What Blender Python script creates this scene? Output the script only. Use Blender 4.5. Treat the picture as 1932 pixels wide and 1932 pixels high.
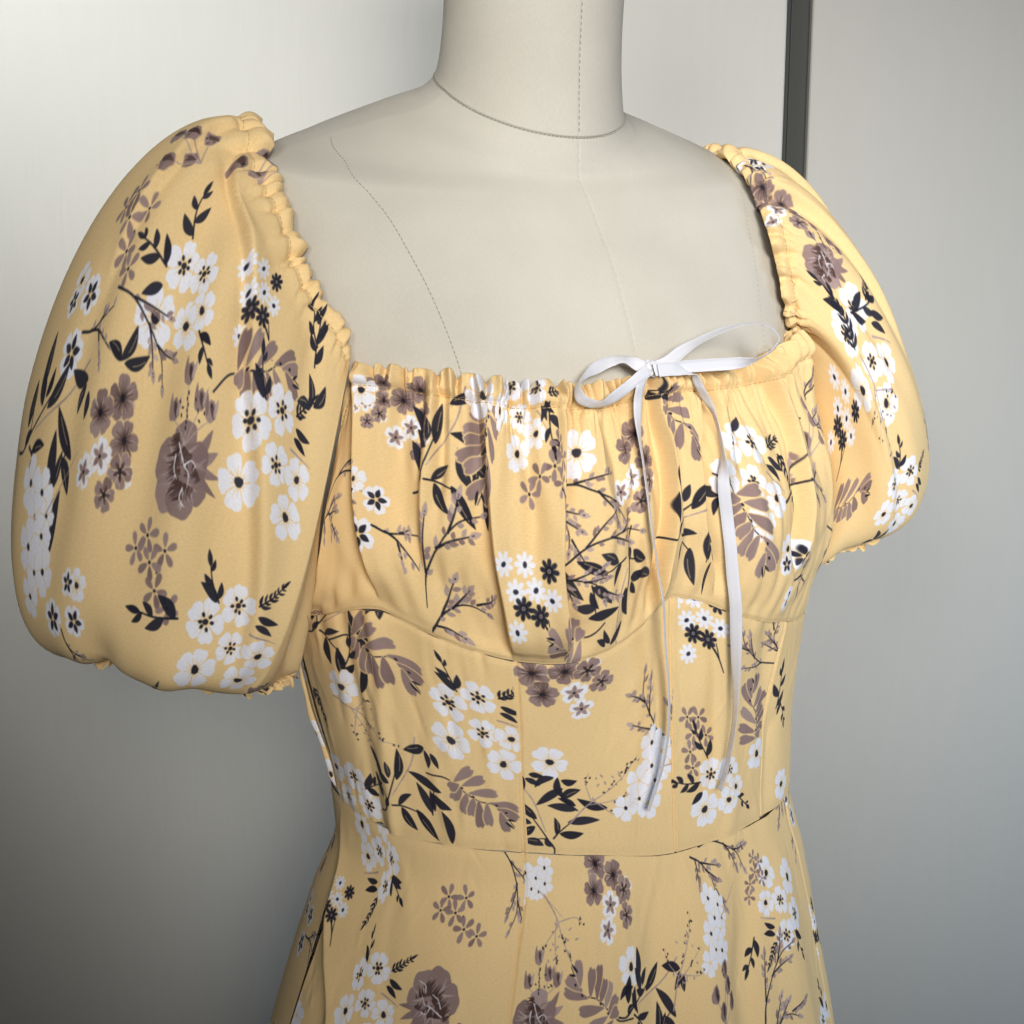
import bpy, math, random
import numpy as np
from mathutils import Vector, Matrix

scene = bpy.context.scene
for o in list(bpy.data.objects): bpy.data.objects.remove(o, do_unlink=True)

# ------------------------------------------------------------------ camera, world, lamps, exposure
cam = bpy.data.cameras.new('camera'); camera = bpy.data.objects.new('camera', cam); scene.collection.objects.link(camera)
cam.sensor_width = 36; cam.lens = 36*2889/1932; cam.clip_start = .02; cam.clip_end = 50
camera.location = (0, -1.0, 1.40); camera.rotation_euler = (math.radians(90 - 12), 0, 0)
scene.camera = camera
world = bpy.data.worlds.new('World'); scene.world = world; world.use_nodes = True
bg = world.node_tree.nodes['Background']; bg.inputs[0].default_value = (.80, .87, 1.0, 1); bg.inputs[1].default_value = .036
def area(name, loc, aim, size, size_y, power, color):
    l = bpy.data.lights.new(name, 'AREA'); l.shape = 'RECTANGLE'; l.size = size; l.size_y = size_y; l.energy = power; l.color = color
    o = bpy.data.objects.new(name, l); scene.collection.objects.link(o); o.location = loc
    o.rotation_euler = (Vector(aim) - Vector(loc)).to_track_quat('-Z', 'Y').to_euler(); return o
# a window high behind the camera, one on the left that rakes the cupboard door, plus two added fills with no real source: a cool one low right, one for the neck
area('window_light', (.46, -2.2, 1.95), (.19, .1, 1.30), .75, .7, 2.95, (1.0, .98, .95)).data.spread = math.radians(34)
area('side_window_light', (-1.0, -.25, 2.20), (-.48, .42, 1.64), .4, .5, 2.9, (.92, .96, 1.0)).data.spread = math.radians(48)
area('low_cool_fill', (1.9, -.5, .9), (.75, .42, .95), .6, .8, 4.2, (.55, .74, 1.0)).data.spread = math.radians(60)  # added fill that cools the lower right panel and skirt edge
area('neck_fill', (-.5, -2.0, 2.3), (.14, 0, 1.56), .6, .6, .6, (1.0, .985, .96)).data.spread = math.radians(26)  # added fill, kept narrow and high to lift the neck's left side
vs = scene.view_settings; vs.view_transform = 'Standard'; vs.look = 'None'; vs.exposure = 0; vs.gamma = 1; vs.use_curve_mapping = False
scene.cycles.use_denoising = True; scene.cycles.max_bounces = 8
# ------------------------------------------------------------------ geometry (numpy)  [GEO
TH, BX, ZW, LEAN = math.radians(30), .038, 1.0, .058
def l2w(p):
    """dress-form frame (front = -y, origin at the waist) -> world; the form leans a little on its stand"""
    p = np.asarray(p, float); c, s = math.cos(TH), math.sin(TH)
    return np.stack([p[..., 0]*c - p[..., 1]*s + BX - LEAN*p[..., 2], p[..., 0]*s + p[..., 1]*c, p[..., 2] + ZW], -1)
def pchip(xk, yk, x):
    xk = np.asarray(xk, float); yk = np.asarray(yk, float); x = np.clip(np.asarray(x, float), xk[0], xk[-1])
    h = np.diff(xk); d = np.diff(yk)/h; m = np.zeros_like(yk)
    w1 = 2*h[1:] + h[:-1]; w2 = h[1:] + 2*h[:-1]
    with np.errstate(divide='ignore', invalid='ignore'):
        mm = (w1 + w2)/(w1/d[:-1] + w2/d[1:])
    m[1:-1] = np.where(d[:-1]*d[1:] > 0, mm, 0); m[0] = d[0]; m[-1] = d[-1]
    i = np.clip(np.searchsorted(xk, x, side='right') - 1, 0, len(h) - 1)
    t = (x - xk[i])/h[i]; t2 = t*t; t3 = t2*t
    return (2*t3 - 3*t2 + 1)*yk[i] + (t3 - 2*t2 + t)*h[i]*m[i] + (-2*t3 + 3*t2)*yk[i+1] + (t3 - t2)*h[i]*m[i+1]
def spline(pts, n, closed=False):
    """Catmull-Rom through pts, resampled evenly by arc length"""
    P = np.asarray(pts, float)
    Q = np.vstack([P[-1], P, P[0], P[1]]) if closed else np.vstack([2*P[0]-P[1], P, 2*P[-1]-P[-2]])
    out = []
    for i in range(1, len(Q) - 2):
        t = np.linspace(0, 1, 40, endpoint=False)[:, None]
        a, b, c, d = Q[i-1], Q[i], Q[i+1], Q[i+2]
        out.append(.5*(2*b + (c - a)*t + (2*a - 5*b + 4*c - d)*t*t + (3*b - a - 3*c + d)*t**3))
    out.append(Q[-2][None])
    X = np.vstack(out); L = np.r_[0, np.cumsum(np.linalg.norm(np.diff(X, axis=0), axis=1))]
    u = np.linspace(0, L[-1], n)
    return np.stack([np.interp(u, L, X[:, k]) for k in range(X.shape[1])], -1)
def sstep(a, b, x):
    t = np.clip((x - a)/(b - a), 0, 1); return t*t*(3 - 2*t)
def fourier(seed, n, kx, ky):
    """smooth random field of unit size: sum of n waves with spectra kx, ky (cycles per unit)"""
    r = np.random.RandomState(seed)
    K = np.stack([r.uniform(*kx, n)*r.choice([-1, 1], n), r.uniform(*ky, n)*r.choice([-1, 1], n)], 1)*2*np.pi
    ph = r.uniform(0, 2*np.pi, n); am = r.uniform(.5, 1, n); am /= np.sqrt((am**2).sum()/2)
    def f(x, y):
        o = 0
        for k, p, a in zip(K, ph, am): o = o + a*np.sin(k[0]*x + k[1]*y + p)
        return o
    return f
def pleats(seed, x0, x1, pitch, wid, length, drift=.6):
    """gathers that start at an elastic edge: narrow ridges, each with its own width, height, lean and length"""
    r = np.random.RandomState(seed); L = []
    x = x0
    while x < x1:
        p = pitch*r.uniform(.55, 1.5)
        L.append((x, p*wid*r.uniform(.7, 1.2), r.uniform(.45, 1.0)*r.choice([1, 1, 1, -.8]), length*(.35 + 1.3*r.rand()**2), drift*r.normal())); x += p
    def f(x, d):
        o = np.zeros(np.broadcast(x, d).shape)
        for c, w, a, ln, dr in L:
            wd = w*(1 + 1.1*d/ln)
            o += a*np.exp(-((x - c - dr*w*d/ln)/wd)**2)*np.exp(-(d/ln)**1.3)
        return o
    return f
def lobes(seed, x0, x1, pitch, drift=.35):
    """ruched edge: rounded puffs parted by narrow pinches; the pinches wander as they run down from the edge"""
    r = np.random.RandomState(seed); k = [x0]
    while k[-1] < x1: k.append(k[-1] + pitch*r.choice([.35, .6, .8, 1.0, 1.4, 2.1])*r.uniform(.8, 1.2))
    k = np.array(k); dr = r.normal(size=len(k))*drift*pitch; am = r.uniform(.15, 1.0, len(k)); ph = np.arange(len(k))
    def f(x, d):
        xx = x + np.interp(x, k, dr)*d + .35*pitch*np.sin(d*5 + x*.9/pitch)*np.minimum(d, 1)*.3
        q = np.interp(xx, k, ph); i = np.clip(q.astype(int), 0, len(k) - 1); fr = q - np.floor(q)
        dk = np.minimum(fr, 1 - fr)
        return .55*np.clip(np.sin(np.pi*fr**(.75 + .5*am[i])), 1e-4, 1)**.6*am[i] + .45*(1 - np.exp(-(dk/.15)**2))
    return f
def normals(P, closed=False):
    if closed:
        du = np.roll(P, -1, 1) - np.roll(P, 1, 1)
    else:
        du = np.gradient(P, axis=1)
    n = np.cross(du, np.gradient(P, axis=0)); l = np.linalg.norm(n, axis=-1, keepdims=True)
    return n/np.maximum(l, 1e-12)

# ---- dress form: rings z, half width, front depth, back depth, y centre, exponent, front tilt
RING = np.array([
 [-.25, .150, .100, .100, .000, 2.2, 0], [-.10, .155, .105, .100, .000, 2.2, 0], [-.01, .160, .110, .103, .000, 2.2, 0],
 [ .09, .163, .111, .105, .000, 2.2, 0], [ .18, .170, .118, .115, .000, 2.2, 0], [ .27, .174, .113, .120, .000, 2.3, 0],
 [ .34, .180, .100, .115, .008, 2.4, 0], [ .385, .181, .087, .100, .015, 2.4, .10], [ .412, .179, .078, .088, .018, 2.2, .22],
 [ .428, .142, .069, .076, .016, 2.1, .34], [ .440, .102, .063, .066, .010, 2, .45], [ .449, .071, .058, .058, .004, 2, .50],
 [ .460, .060, .055, .055, .000, 2, .52], [ .51, .0555, .052, .053, -.010, 2, .40], [ .66, .058, .054, .055, -.040, 2, .2]])
def body(s, phi, off=0.):
    k = np.arange(len(RING)); z, A, Bf, Bb, yc, n, kk = [pchip(k, RING[:, j], s) for j in range(7)]
    A = A + off; Bf = Bf + off; Bb = Bb + off
    sx, cy = np.sin(phi), np.cos(phi)
    r = (np.abs(sx/A)**n + np.abs(cy/np.where(cy > 0, Bf, Bb))**n)**(-1/n)
    bump = .013*np.exp(-((z - .18)/.06)**2)*np.exp(-((np.abs(phi) - .52)/.36)**2)*(cy > 0)
    x = (r + bump)*sx; y = -(r + bump)*cy
    return np.stack([x, y + yc, z + kk*np.where(y < 0, y, .75*y)], -1)

# ---- dress body: sections z, half width, front, back
SEC = np.array([[-.60, .290, .27, .28, -.05], [-.40, .255, .225, .23, -.04], [-.25, .222, .180, .18, -.03], [-.15, .199, .153, .15, -.020], [-.06, .179, .127, .12, -.006], [-.012, .165, .115, .108, 0],
 [.03, .167, .117, .110, 0], [.08, .177, .120, .112, 0], [.13, .184, .126, .114, 0], [.165, .186, .131, .116, 0], [.20, .186, .131, .118, 0], [.24, .182, .125, .120, 0], [.28, .178, .117, .122, 0], [.34, .176, .105, .122, 0]])
def torso(phi, z, off=0.):
    A, Bf, Bb, xc = [pchip(SEC[:, 0], SEC[:, j], z) for j in (1, 2, 3, 4)]
    A = A + off; Bf = Bf + off; Bb = Bb + off
    sx, cy = np.sin(phi), np.cos(phi)
    r = (np.abs(sx/A)**2.2 + np.abs(cy/np.where(cy > 0, Bf, Bb))**2.2)**(-1/2.2)
    r = r + .015*np.exp(-((z - .185)/.07)**2)*np.exp(-((np.abs(phi) - .52)/.36)**2)*(cy > 0)
    return np.stack([r*sx + xc, -r*cy, z + 0*r], -1)
# seam curves, as height over the angle round the body (degrees)
def zneck(deg):   # top edge: neckline between the sleeves, armholes, back
    return pchip(NECK[:, 0], NECK[:, 1], deg)
NECK = np.array([[-180, .335], [-140, .335], [-130, .31], [-118, .22], [-106, .155], [-95, .145], [-86, .155], [-80, .18], [-77, .21], [-75, .251], [-73, .285], [-70, .303], [-57, .299], [-35, .290], [-20, .288],
 [0, .291], [17, .292], [38, .295], [54, .300], [64, .308], [68, .303], [72, .275], [75, .235], [79, .19], [86, .158], [95, .145], [106, .155], [118, .22], [130, .31], [140, .335], [180, .335]])
UNDER = np.array([[-180, .14], [-110, .14], [-95, .140], [-80, .150], [-67, .160], [-61, .153], [-52, .141], [-40, .131], [-30, .128], [-20, .132], [-10, .143], [-3, .156], [0, .160], [6, .157], [20, .142], [34, .130], [59, .118], [90, .130], [110, .14], [180, .14]])
WAIST = np.array([[-180, .015], [-90, .018], [-73, .012], [-43, .004], [-21, -.004], [5, -.013], [60, -.012], [120, .0], [180, .015]])
def zunder(deg): return pchip(UNDER[:, 0], UNDER[:, 1], deg)
def zwaist(deg): return pchip(WAIST[:, 0], WAIST[:, 1], deg)

# ---- fold helpers: a fold runs along a line given as (t, degrees) and lifts one side of a crease
def crease(deg, t, line, amp, w, sharp=.35, t0=0., t1=1.):
    line = np.asarray(line, float); c = pchip(line[:, 0], line[:, 1], t); x = deg - c
    env = sstep(t0 - .06, t0 + .06, t)*(1 - sstep(t1 - .16, t1 + .02, t))
    return amp*env*np.tanh(x/sharp)*np.exp(-np.abs(x)/w)
def ridge(deg, t, line, amp, w, t0=0., t1=1.):
    line = np.asarray(line, float); c = pchip(line[:, 0], line[:, 1], t)
    env = sstep(t0 - .08, t0 + .08, t)*(1 - sstep(t1 - .25, t1 + .02, t))
    return amp*env*np.exp(-((deg - c)/w)**2)

def bust_grid(d0, d1, nd, nt, rng=1):
    """gathered bust, from the drawstring neckline (t=0) to the curved under-bust seam (t=1)"""
    deg = np.linspace(d0, d1, nd)[None, :]; t = np.linspace(0, 1, nt)[:, None]
    zt = zneck(deg); zb = zunder(deg); z = zt + (zb - zt)*t
    D_, T_ = deg + 0*t, t + 0*deg
    front = sstep(-76, -68, D_)*(1 - sstep(64, 72, D_))
    # bulge of the cup over its seam
    lift = .009*np.sin(np.pi*np.clip(T_, 0, 1)**.8)**1.4 + .0007*sstep(.0, .02, 1 - T_)
    h = np.zeros_like(T_)
    for f in BUST_FOLDS:
        h += 1.45*(crease if f[0] == 'c' else ridge)(D_, T_, *f[1:])
    lb = lobes(11, -76, 72, 2.5); q = lb(D_, T_/.09)
    g = q*.0085*np.exp(-(np.maximum(T_ - .06, 0)/.075)**1.3) + pleats(12, -74, 70, 5.0, .28, .45)(D_, T_)*.0050 + pleats(14, -74, 70, 2.2, .24, .24)(D_, T_)*.0044 + pleats(15, -74, 70, 3.4, .22, .65)(D_, T_)*.0030
    h += g*front + front*.0018*np.sin(np.pi*np.clip(T_/.085, 0, 1))
    h += .0009*fourier(3, 14, (.02, .06), (.5, 2.0))(D_, T_) + .0004*fourier(4, 14, (.08, .25), (1, 4))(D_, T_)
    h *= (1 - sstep(.93, 1.0, T_)*.85)
    P = torso(np.radians(D_), z + 0*T_, 0.); n = -normals(P)
    P = P + n*(lift + h)[..., None]
    # scalloped drawstring edge
    P[..., 2] += (q*.0056 - .0048)*np.exp(-(T_/.045)**2)*front
    # the channel stitched below the edge pulls in
    P = P - n*(.0020*np.exp(-((T_ - .092)/.012)**2)*front*(.4 + .6*q))[..., None]
    # inner facing that turns over the edge and goes down inside
    k = np.linspace(0, 1, 14)[1:, None, None]
    inn = P[:1] - n[:1]*(.0042*np.sin(k*np.pi/2) + .0045*k) + np.array([0, 0, 1.])*(.0022*np.sin(np.clip(k*2.2, 0, 1)*np.pi) - .016*k*k)
    return np.concatenate([inn[::-1], P], 0), 13
BUST_FOLDS = [
 ('c', [(0, -69.5), (.5, -68.6), (.95, -66.2)], .0060, 4, .35, 0, .95), ('r', [(0, -60.7), (.6, -61.3)], -.0045, 2.8, 0, .75), ('c', [(0, -56.2), (.4, -56.8), (.9, -56)], .0045, 3.0, .6, 0, .75),
 ('r', [(0, -53), (.5, -53)], -.0035, 1.5, 0, .6), ('c', [(0, -47.6), (.12, -46.2), (.31, -44.7), (.54, -42.9), (.84, -41.4), (1, -41.2)], .0072, 4.2, .34, 0, 1.02),
 ('r', [(0, -39.6), (.16, -37.6), (.35, -35.8), (.6, -35.8)], -.0055, 2.6, 0, .72), ('c', [(0, -28.1), (.4, -29.4), (.58, -30.2), (.8, -29.2)], -.0075, 4.6, .28, .0, 1.0),
 ('r', [(0, -16.9), (.24, -16.7), (.37, -16.3), (.5, -14)], -.0055, 3.0, 0, .6), ('r', [(0, -21.5), (.5, -20)], .0030, 3.0, 0, .7), ('r', [(0, -9.5), (.25, -9.5), (.55, -13)], -.0035, 2.2, .1, .7),
 ('c', [(0, -1.3), (.17, -1.9), (.34, -.9), (.59, -2.6), (.87, -4.6)], .0058, 4.0, .3, 0, 1.0), ('c', [(0, 16.1), (.2, 12.5), (.41, 9.1), (.61, 8.5), (.87, 11.4)], -.0052, 4.0, .4, 0, .95),
 ('r', [(0, 28.3), (.34, 22), (.64, 17)], -.0040, 3.2, 0, .7), ('r', [(0, 23), (.4, 16)], .0030, 2.6, 0, .6), ('c', [(0, 37.5), (.1, 39), (.27, 41), (.5, 38.5), (.8, 36)], .0062, 4.0, .5, .02, .8),
 ('c', [(0, 50.2), (.18, 53), (.39, 54), (.7, 52)], -.0055, 4.0, .7, 0, .75), ('r', [(0, 61), (.3, 63), (.7, 62)], .004, 3, 0, .9), ('r', [(0, 66), (.6, 67)], -.003, 2, 0, .9), ('r', [(0, 46), (.3, 48)], -.003, 2, 0, .5)]

def band_grid(d0, d1, nd, nz, z0f, z1f, kind):
    deg = np.linspace(d0, d1, nd)[None, :]; t = np.linspace(0, 1, nz)[:, None]
    z = z0f(deg) + (z1f(deg) - z0f(deg))*t; D_ = deg + 0*t
    P = torso(np.radians(D_), z, .001); n = -normals(P)
    h = np.zeros_like(z)
    if kind == 'bodice':
        h += .0006*fourier(21, 12, (.006, .03), (3, 9))(D_, z)
        h += wrinkles(23, 70, (-92, -46, 0, .17), .022, 1.1, 40, .0011)(D_, z) + wrinkles(24, 60, (-46, 70, -.01, .16), .022, 2.2, 160, .0008)(D_, z) + wrinkles(25, 160, (-92, 70, -.01, .17), .012, .9, 120, .00032)(D_, z)
        for f in BODICE_FOLDS: h += (crease if f[0] == 'c' else ridge)(D_, t + 0*D_, *f[1:])
        for sd, w in SEAMS: h -= .0016*np.exp(-((D_ - sd(t))/.45)**2) - .0006*np.exp(-((D_ - sd(t))/1.6)**2)
        h -= .0007*np.exp(-((t - 1)/.03)**2)
        h -= .0006*np.exp(-(t/.02)**2)
    else:
        dep = -z; gr = sstep(-.01, .16, dep)
        h += gr*.0022*fourier(31, 12, (.006, .02), (.5, 2.5))(D_, z) + wrinkles(34, 90, (-95, 70, -.2, -.01), .030, 2.4, 90, .0010)(D_, z) + wrinkles(35, 160, (-95, 70, -.14, .01), .014, .9, 120, .00035)(D_, z)
        for f in SKIRT_FOLDS: h += sstep(0, .04, z0f(deg) - z)*(crease if f[0] == 'c' else ridge)(D_, dep, *f[1:])
        for sd, w in SKIRT_SEAMS: h -= .0014*np.exp(-((D_ - sd(dep))/.4)**2)
        h -= .0006*np.exp(-(t/.008)**2)
    return P + n*h[..., None]
def wrinkles(seed, n, box, length, width, lean, amp):
    """short irregular creases scattered over a patch"""
    r = np.random.RandomState(seed); x0, x1, y0, y1 = box; L = []
    for _ in range(n): L.append((r.uniform(x0, x1), r.uniform(y0, y1), length*r.uniform(.4, 1.3), width*r.uniform(.6, 1.6), lean*r.normal(), amp*r.uniform(.3, 1)*r.choice([1, -1])))
    def f(x, y):
        o = 0*x
        for cx, cy, ln, w, k, a in L: o = o + a*np.exp(-((x - cx - k*(y - cy))/w)**2 - ((y - cy)/ln)**2)
        return o
    return f
BODICE_FOLDS = [('r', [(0, -67.8), (.33, -68.7), (.57, -70.5), (1, -72)], .0032, 1.6, -.2, 1.2), ('r', [(0, -75), (.5, -76)], -.003, 2.0, -.2, 1.2), ('r', [(0, -62), (1, -64)], -.0018, 3, 0, 1.1),
 ('r', [(0, -4), (.34, -2.2), (.7, -1)], -.0030, 2.2, -.1, .8), ('r', [(0, 33), (.6, 44)], -.0035, 4, -.2, 1.1), ('r', [(0, 20), (1, 26)], .002, 5, 0, 1.2)]
SKIRT_FOLDS = [('c', [(0, -93), (.02, -91), (.06, -86.5), (.11, -79), (.3, -74), (.6, -72)], .011, 7, .5, .01, 2), ('r', [(0, -101), (.3, -99)], .014, 5, .02, 2), ('r', [(0, -5), (.1, -5), (.5, -8)], -.007, 6, .03, 2), ('r', [(0, 29), (.06, 28), (.11, 23), (.5, 18)], -.007, 5, .03, 2),
 ('r', [(0, -57), (.5, -52)], .004, 9, .04, 2), ('r', [(0, -25), (.5, -22)], .005, 8, .05, 2), ('r', [(0, 12), (.5, 8)], .005, 7, .05, 2), ('r', [(0, 44), (.5, 38)], .006, 6, .05, 2), ('r', [(0, -40), (.045, -28), (.08, -20)], .0018, 2, .02, .09)]
SEAMS = [(lambda t: -40.5 - 2.5*t, 1), (lambda t: 0.2 + 4.2*t, 1), (lambda t: 42 + 0*t, 1), (lambda t: -92 + 0*t, 1), (lambda t: 92 + 0*t, 1)]
SKIRT_SEAMS = [(lambda d: -43 + 0*d, 1), (lambda d: 58 + 0*d, 1)]

# ---- puff sleeve: Hermite patch from the neckline/armhole loop to the elastic cuff
def sleeve_grid(side, npsi, ns):
    m = -1 if side == 'L' else 1
    top = np.array(SLEEVE_TOP[side], float)                       # neckline edge, front corner -> over the shoulder -> back corner
    ad = np.linspace(*( (-140, -71) if m < 0 else (140, 65) ), 30)   # armhole, back -> underarm -> front, on the bodice edge
    arm = torso(np.radians(ad), zneck(ad), .004)
    arm = arm[2:-2]
    nt = int(npsi*.46)
    A = spline(top, nt); B = spline(np.vstack([A[-1], arm, A[0]]), npsi - nt + 2)[1:-1]
    L0 = np.vstack([A, B]); psi = np.arange(npsi)/npsi
    # matching angle round the cuff: front corner -> outside -> back -> underarm
    isneck = np.zeros(npsi); isneck[:nt] = 1
    q = np.linspace(0, 1, nt); ne = np.r_[np.minimum(1, np.minimum(q, 1 - q)/.05), np.zeros(npsi - nt)]
    c = SLEEVE_CUFF[side]
    al = np.interp(psi, [0, .23, .46, .74, 1], [0, .25, .5, .77, 1])*2*np.pi + c['twist']
    C = np.array(c['c']); fr = np.array([0, -1, 0.]); ou = np.array([m, 0, 0.])
    rad = np.cos(al)[:, None]*fr*c['ry'] + np.sin(al)[:, None]*ou*c['rx']
    L1 = C + rad; L1[:, 2] += c['tilt']*(L1[:, 0] - C[0])*m + c['tilty']*(L1[:, 1] - C[1])
    rn = rad/np.linalg.norm(rad, axis=1, keepdims=True)
    # start tangents
    k = np.arange(npsi)
    def keyed(tab): tab = np.array(tab, float); return np.stack([np.interp(psi, tab[:, 0], tab[:, j]) for j in range(1, tab.shape[1])], 1)
    T0 = keyed(c['t0']); T0[:, 0] *= m
    ker = np.exp(-np.linspace(-2, 2, 61)**2); ker /= ker.sum()
    sm = lambda X: np.stack([np.convolve(np.r_[X[-30:, j], X[:, j], X[:30, j]], ker, 'valid') for j in range(X.shape[1])], 1)
    T0 = sm(T0)
    e = keyed(c['t1']); T1 = -rn*e[:, :1] + np.array([0, 0, -1.])*e[:, 1:2]
    T1 = sm(T1)
    s = np.linspace(0, 1, ns)[:, None, None]; s2 = s*s; s3 = s2*s
    P = (2*s3 - 3*s2 + 1)*L0 + (s3 - 2*s2 + s)*T0 + (-2*s3 + 3*s2)*L1 + (s3 - s2)*T1
    S = s[..., 0]; n = normals(P, True)*(-m if True else 1)
    PS = psi[None] + 0*S; sd = 40 if m < 0 else 60
    dper = 1.0
    h = np.zeros_like(PS)
    nk = ne[None]*np.ones_like(S)
    h += nk*(lobes(sd + 1, 0, .47, .0125)(PS, S/.05)*.0062*np.exp(-(np.maximum(S - .03, 0)/.040)**1.3) + pleats(sd + 2, 0, .46, .030, .34, .17, 2.0)(PS, S)*.0058 + pleats(sd + 9, 0, .46, .010, .26, .08, 2.0)(PS, S)*.0034)
    cu = lobes(sd + 3, 0, 1, .022)(PS, (1 - S)/.05)*.0045*np.exp(-((1 - S)/.05)**1.3) + pleats(sd + 4, 0, 1, .045, .38, .14, 1.2)(PS, 1 - S)*.0050
    h += cu
    mid = np.sin(np.pi*S)**1.2
    two = 2*np.pi*PS
    cx, sx = np.cos(two), np.sin(two)
    f1 = fourier(sd + 5, 14, (.3, .9), (.1, .8)); f2 = fourier(sd + 6, 14, (1.0, 2.4), (.4, 1.6)); f3 = fourier(sd + 7, 16, (3, 7), (2, 6))
    h += mid*(.0040*f1(cx*1.1 + S*.2, sx*1.1 + S*.6) + .0012*f2(cx, sx + .8*S))
    for f in SLEEVE_FOLDS[side]:
        h += .7*(crease if f[0] == 'c' else ridge)(PS*360, S, *f[1:])
    P = P + n*h[..., None]
    # stitched drawstring channel along the neckline
    P = P - n*(.0020*np.exp(-((S - .040)/.009)**2)*nk)[..., None]
    P = P + n*(.0025*np.exp(-((S - .018)/.016)**2)*nk)[..., None]
    # hems that turn inside: neckline facing (rows before) and cuff frill (rows after)
    kk = np.linspace(0, 1, 12)[1:, None, None]
    inn = P[:1] - n[:1]*(.005*np.sin(kk*np.pi/2) + .003*kk) + (P[4:5] - P[:1])/np.linalg.norm(P[4:5] - P[:1], axis=-1, keepdims=True)*(.010*kk*kk)*.5
    fr_ = lobes(sd + 3, 0, 1, .026)(psi[None], 0*psi[None])[..., None]
    kk2 = np.linspace(0, 1, 12)[1:, None, None]
    out = P[-1:] + np.array([0, 0, -1.])*(.005*kk2) + rn[None]*(.0035*np.sin(kk2*2.2) + .0055*fr_*kk2)
    turn = out[-1:] - rn[None]*(.0020*np.linspace(0, 1, 5)[1:, None, None]) + np.array([0, 0, 1.])*(.004*np.linspace(0, 1, 5)[1:, None, None]**2)
    return np.concatenate([inn[::-1], P, out, turn], 0), 11, ns
SLEEVE_FOLDS = {
 'L': [('c', [(0, 78), (.09, 63), (.12, 49), (.18, 37), (.28, 28), (.39, 19), (.6, 10), (.9, 6)], -.0105, 10, 1.6, .05, .8), ('r', [(.1, 62), (.2, 55), (.35, 49), (.5, 42), (.8, 36)], -.0100, 8, .12, .75), ('c', [(0, 84), (.1, 80), (.2, 74), (.35, 70)], .0070, 6, 1.2, .06, .38),
       ('r', [(.3, 26), (.5, 22), (.8, 20)], -.0075, 6.0, .38, .8), ('r', [(.1, 46), (.3, 38), (.6, 31)], .0050, 8, .1, .7), ('r', [(.2, 74), (.6, 62)], -.0070, 6, .3, .8), ('r', [(0, -8), (.9, -8)], .005, 5, .2, 1), ('r', [(0, 18), (.4, 8), (.9, 2)], -.0060, 6, .05, .9),
       ('r', [(.6, 46), (1, 46)], -.010, 6, .75, 1.3), ('r', [(.6, 24), (1, 24)], .006, 7, .75, 1.3), ('r', [(.5, 90), (1, 84)], -.006, 6, .6, 1.2)],
 'R': [('r', [(0, 20), (.5, 12), (.9, 6)], -.0090, 6, .04, .9), ('r', [(0, 40), (.5, 34)], .0050, 6, .03, .7), ('c', [(0, 54), (.5, 44)], .0060, 7, 1.0, .02, .5), ('r', [(0, 66), (.5, 60)], -.0070, 4, .02, .5), ('c', [(0, 76), (.4, 64)], .0050, 5, .8, .02, .4), ('r', [(0, 30), (.4, 26)], -.005, 3, .0, .5)]}
SLEEVE_TOP = {
 'L': [(-0.162, -.056, .304), (-0.169, -.046, .327), (-0.175, -.034, .350), (-0.179, -.018, .376), (-0.180, .004, .404), (-0.172, .030, .430), (-0.168, .062, .424), (-0.168, .090, .385), (-0.162, .100, .345), (-0.151, .098, .325)],
 'R': [(.158, -.062, .308), (.145, -.071, .322), (.141, -.069, .342), (.139, -.062, .365), (.139, -.051, .386), (.141, -.034, .404), (.147, -.008, .414), (.154, .030, .414), (.152, .075, .390), (.150, .095, .345), (.150, .098, .325)]}
#                                                      psi, tangent x(out), y, z
SLEEVE_CUFF = {
 'L': dict(c=(-.260, .000, .133), rx=.057, ry=.058, tilt=.27, tilty=0., twist=0.,
   t0=[(0, .10, -.20, -.12), (.12, .23, -.15, .04), (.19, .28, -.07, .14), (.25, .29, .0, .20), (.34, .24, .12, .12), (.46, .14, .18, -.05), (.6, .10, .10, -.10), (.74, .06, 0, -.10), (.88, .06, -.08, -.12), (1, .10, -.20, -.12)],
   t1=[(0, .26, -.10), (.12, .30, -.10), (.23, .31, -.10), (.46, .26, -.06), (.74, .04, .04), (.88, .07, -.03), (.96, .16, -.08), (1, .26, -.10)]),
 'R': dict(c=(.222, .000, .160), rx=.052, ry=.056, tilt=.40, tilty=0., twist=0.,
   t0=[(0, .08, -.15, -.08), (.12, .20, -.13, .08), (.23, .26, -.02, .19), (.34, .22, .10, .10), (.46, .12, .14, -.05), (.6, .08, .10, -.10), (.74, .05, 0, -.10), (.88, .04, -.08, -.10), (1, .08, -.15, -.08)],
   t1=[(0, .20, -.06), (.23, .22, -.06), (.46, .20, -.06), (.74, .06, .04), (.88, .10, -.04), (1, .20, -.06)])}
def uv_grid(P, closed, r0=0):
    """cloth coordinates in metres: along the widest row and down the mean column"""
    du = np.linalg.norm(np.diff(P, axis=1), axis=-1); rows = du.sum(1); k = slice(r0 + (len(P) - r0)//3, r0 + 2*(len(P) - r0)//3)
    u = np.r_[0, np.cumsum(du[k].mean(0))]
    dv = np.linalg.norm(np.diff(P, axis=0), axis=-1).mean(1); v = np.r_[0, np.cumsum(dv)]
    return u, v - v[r0]
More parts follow.
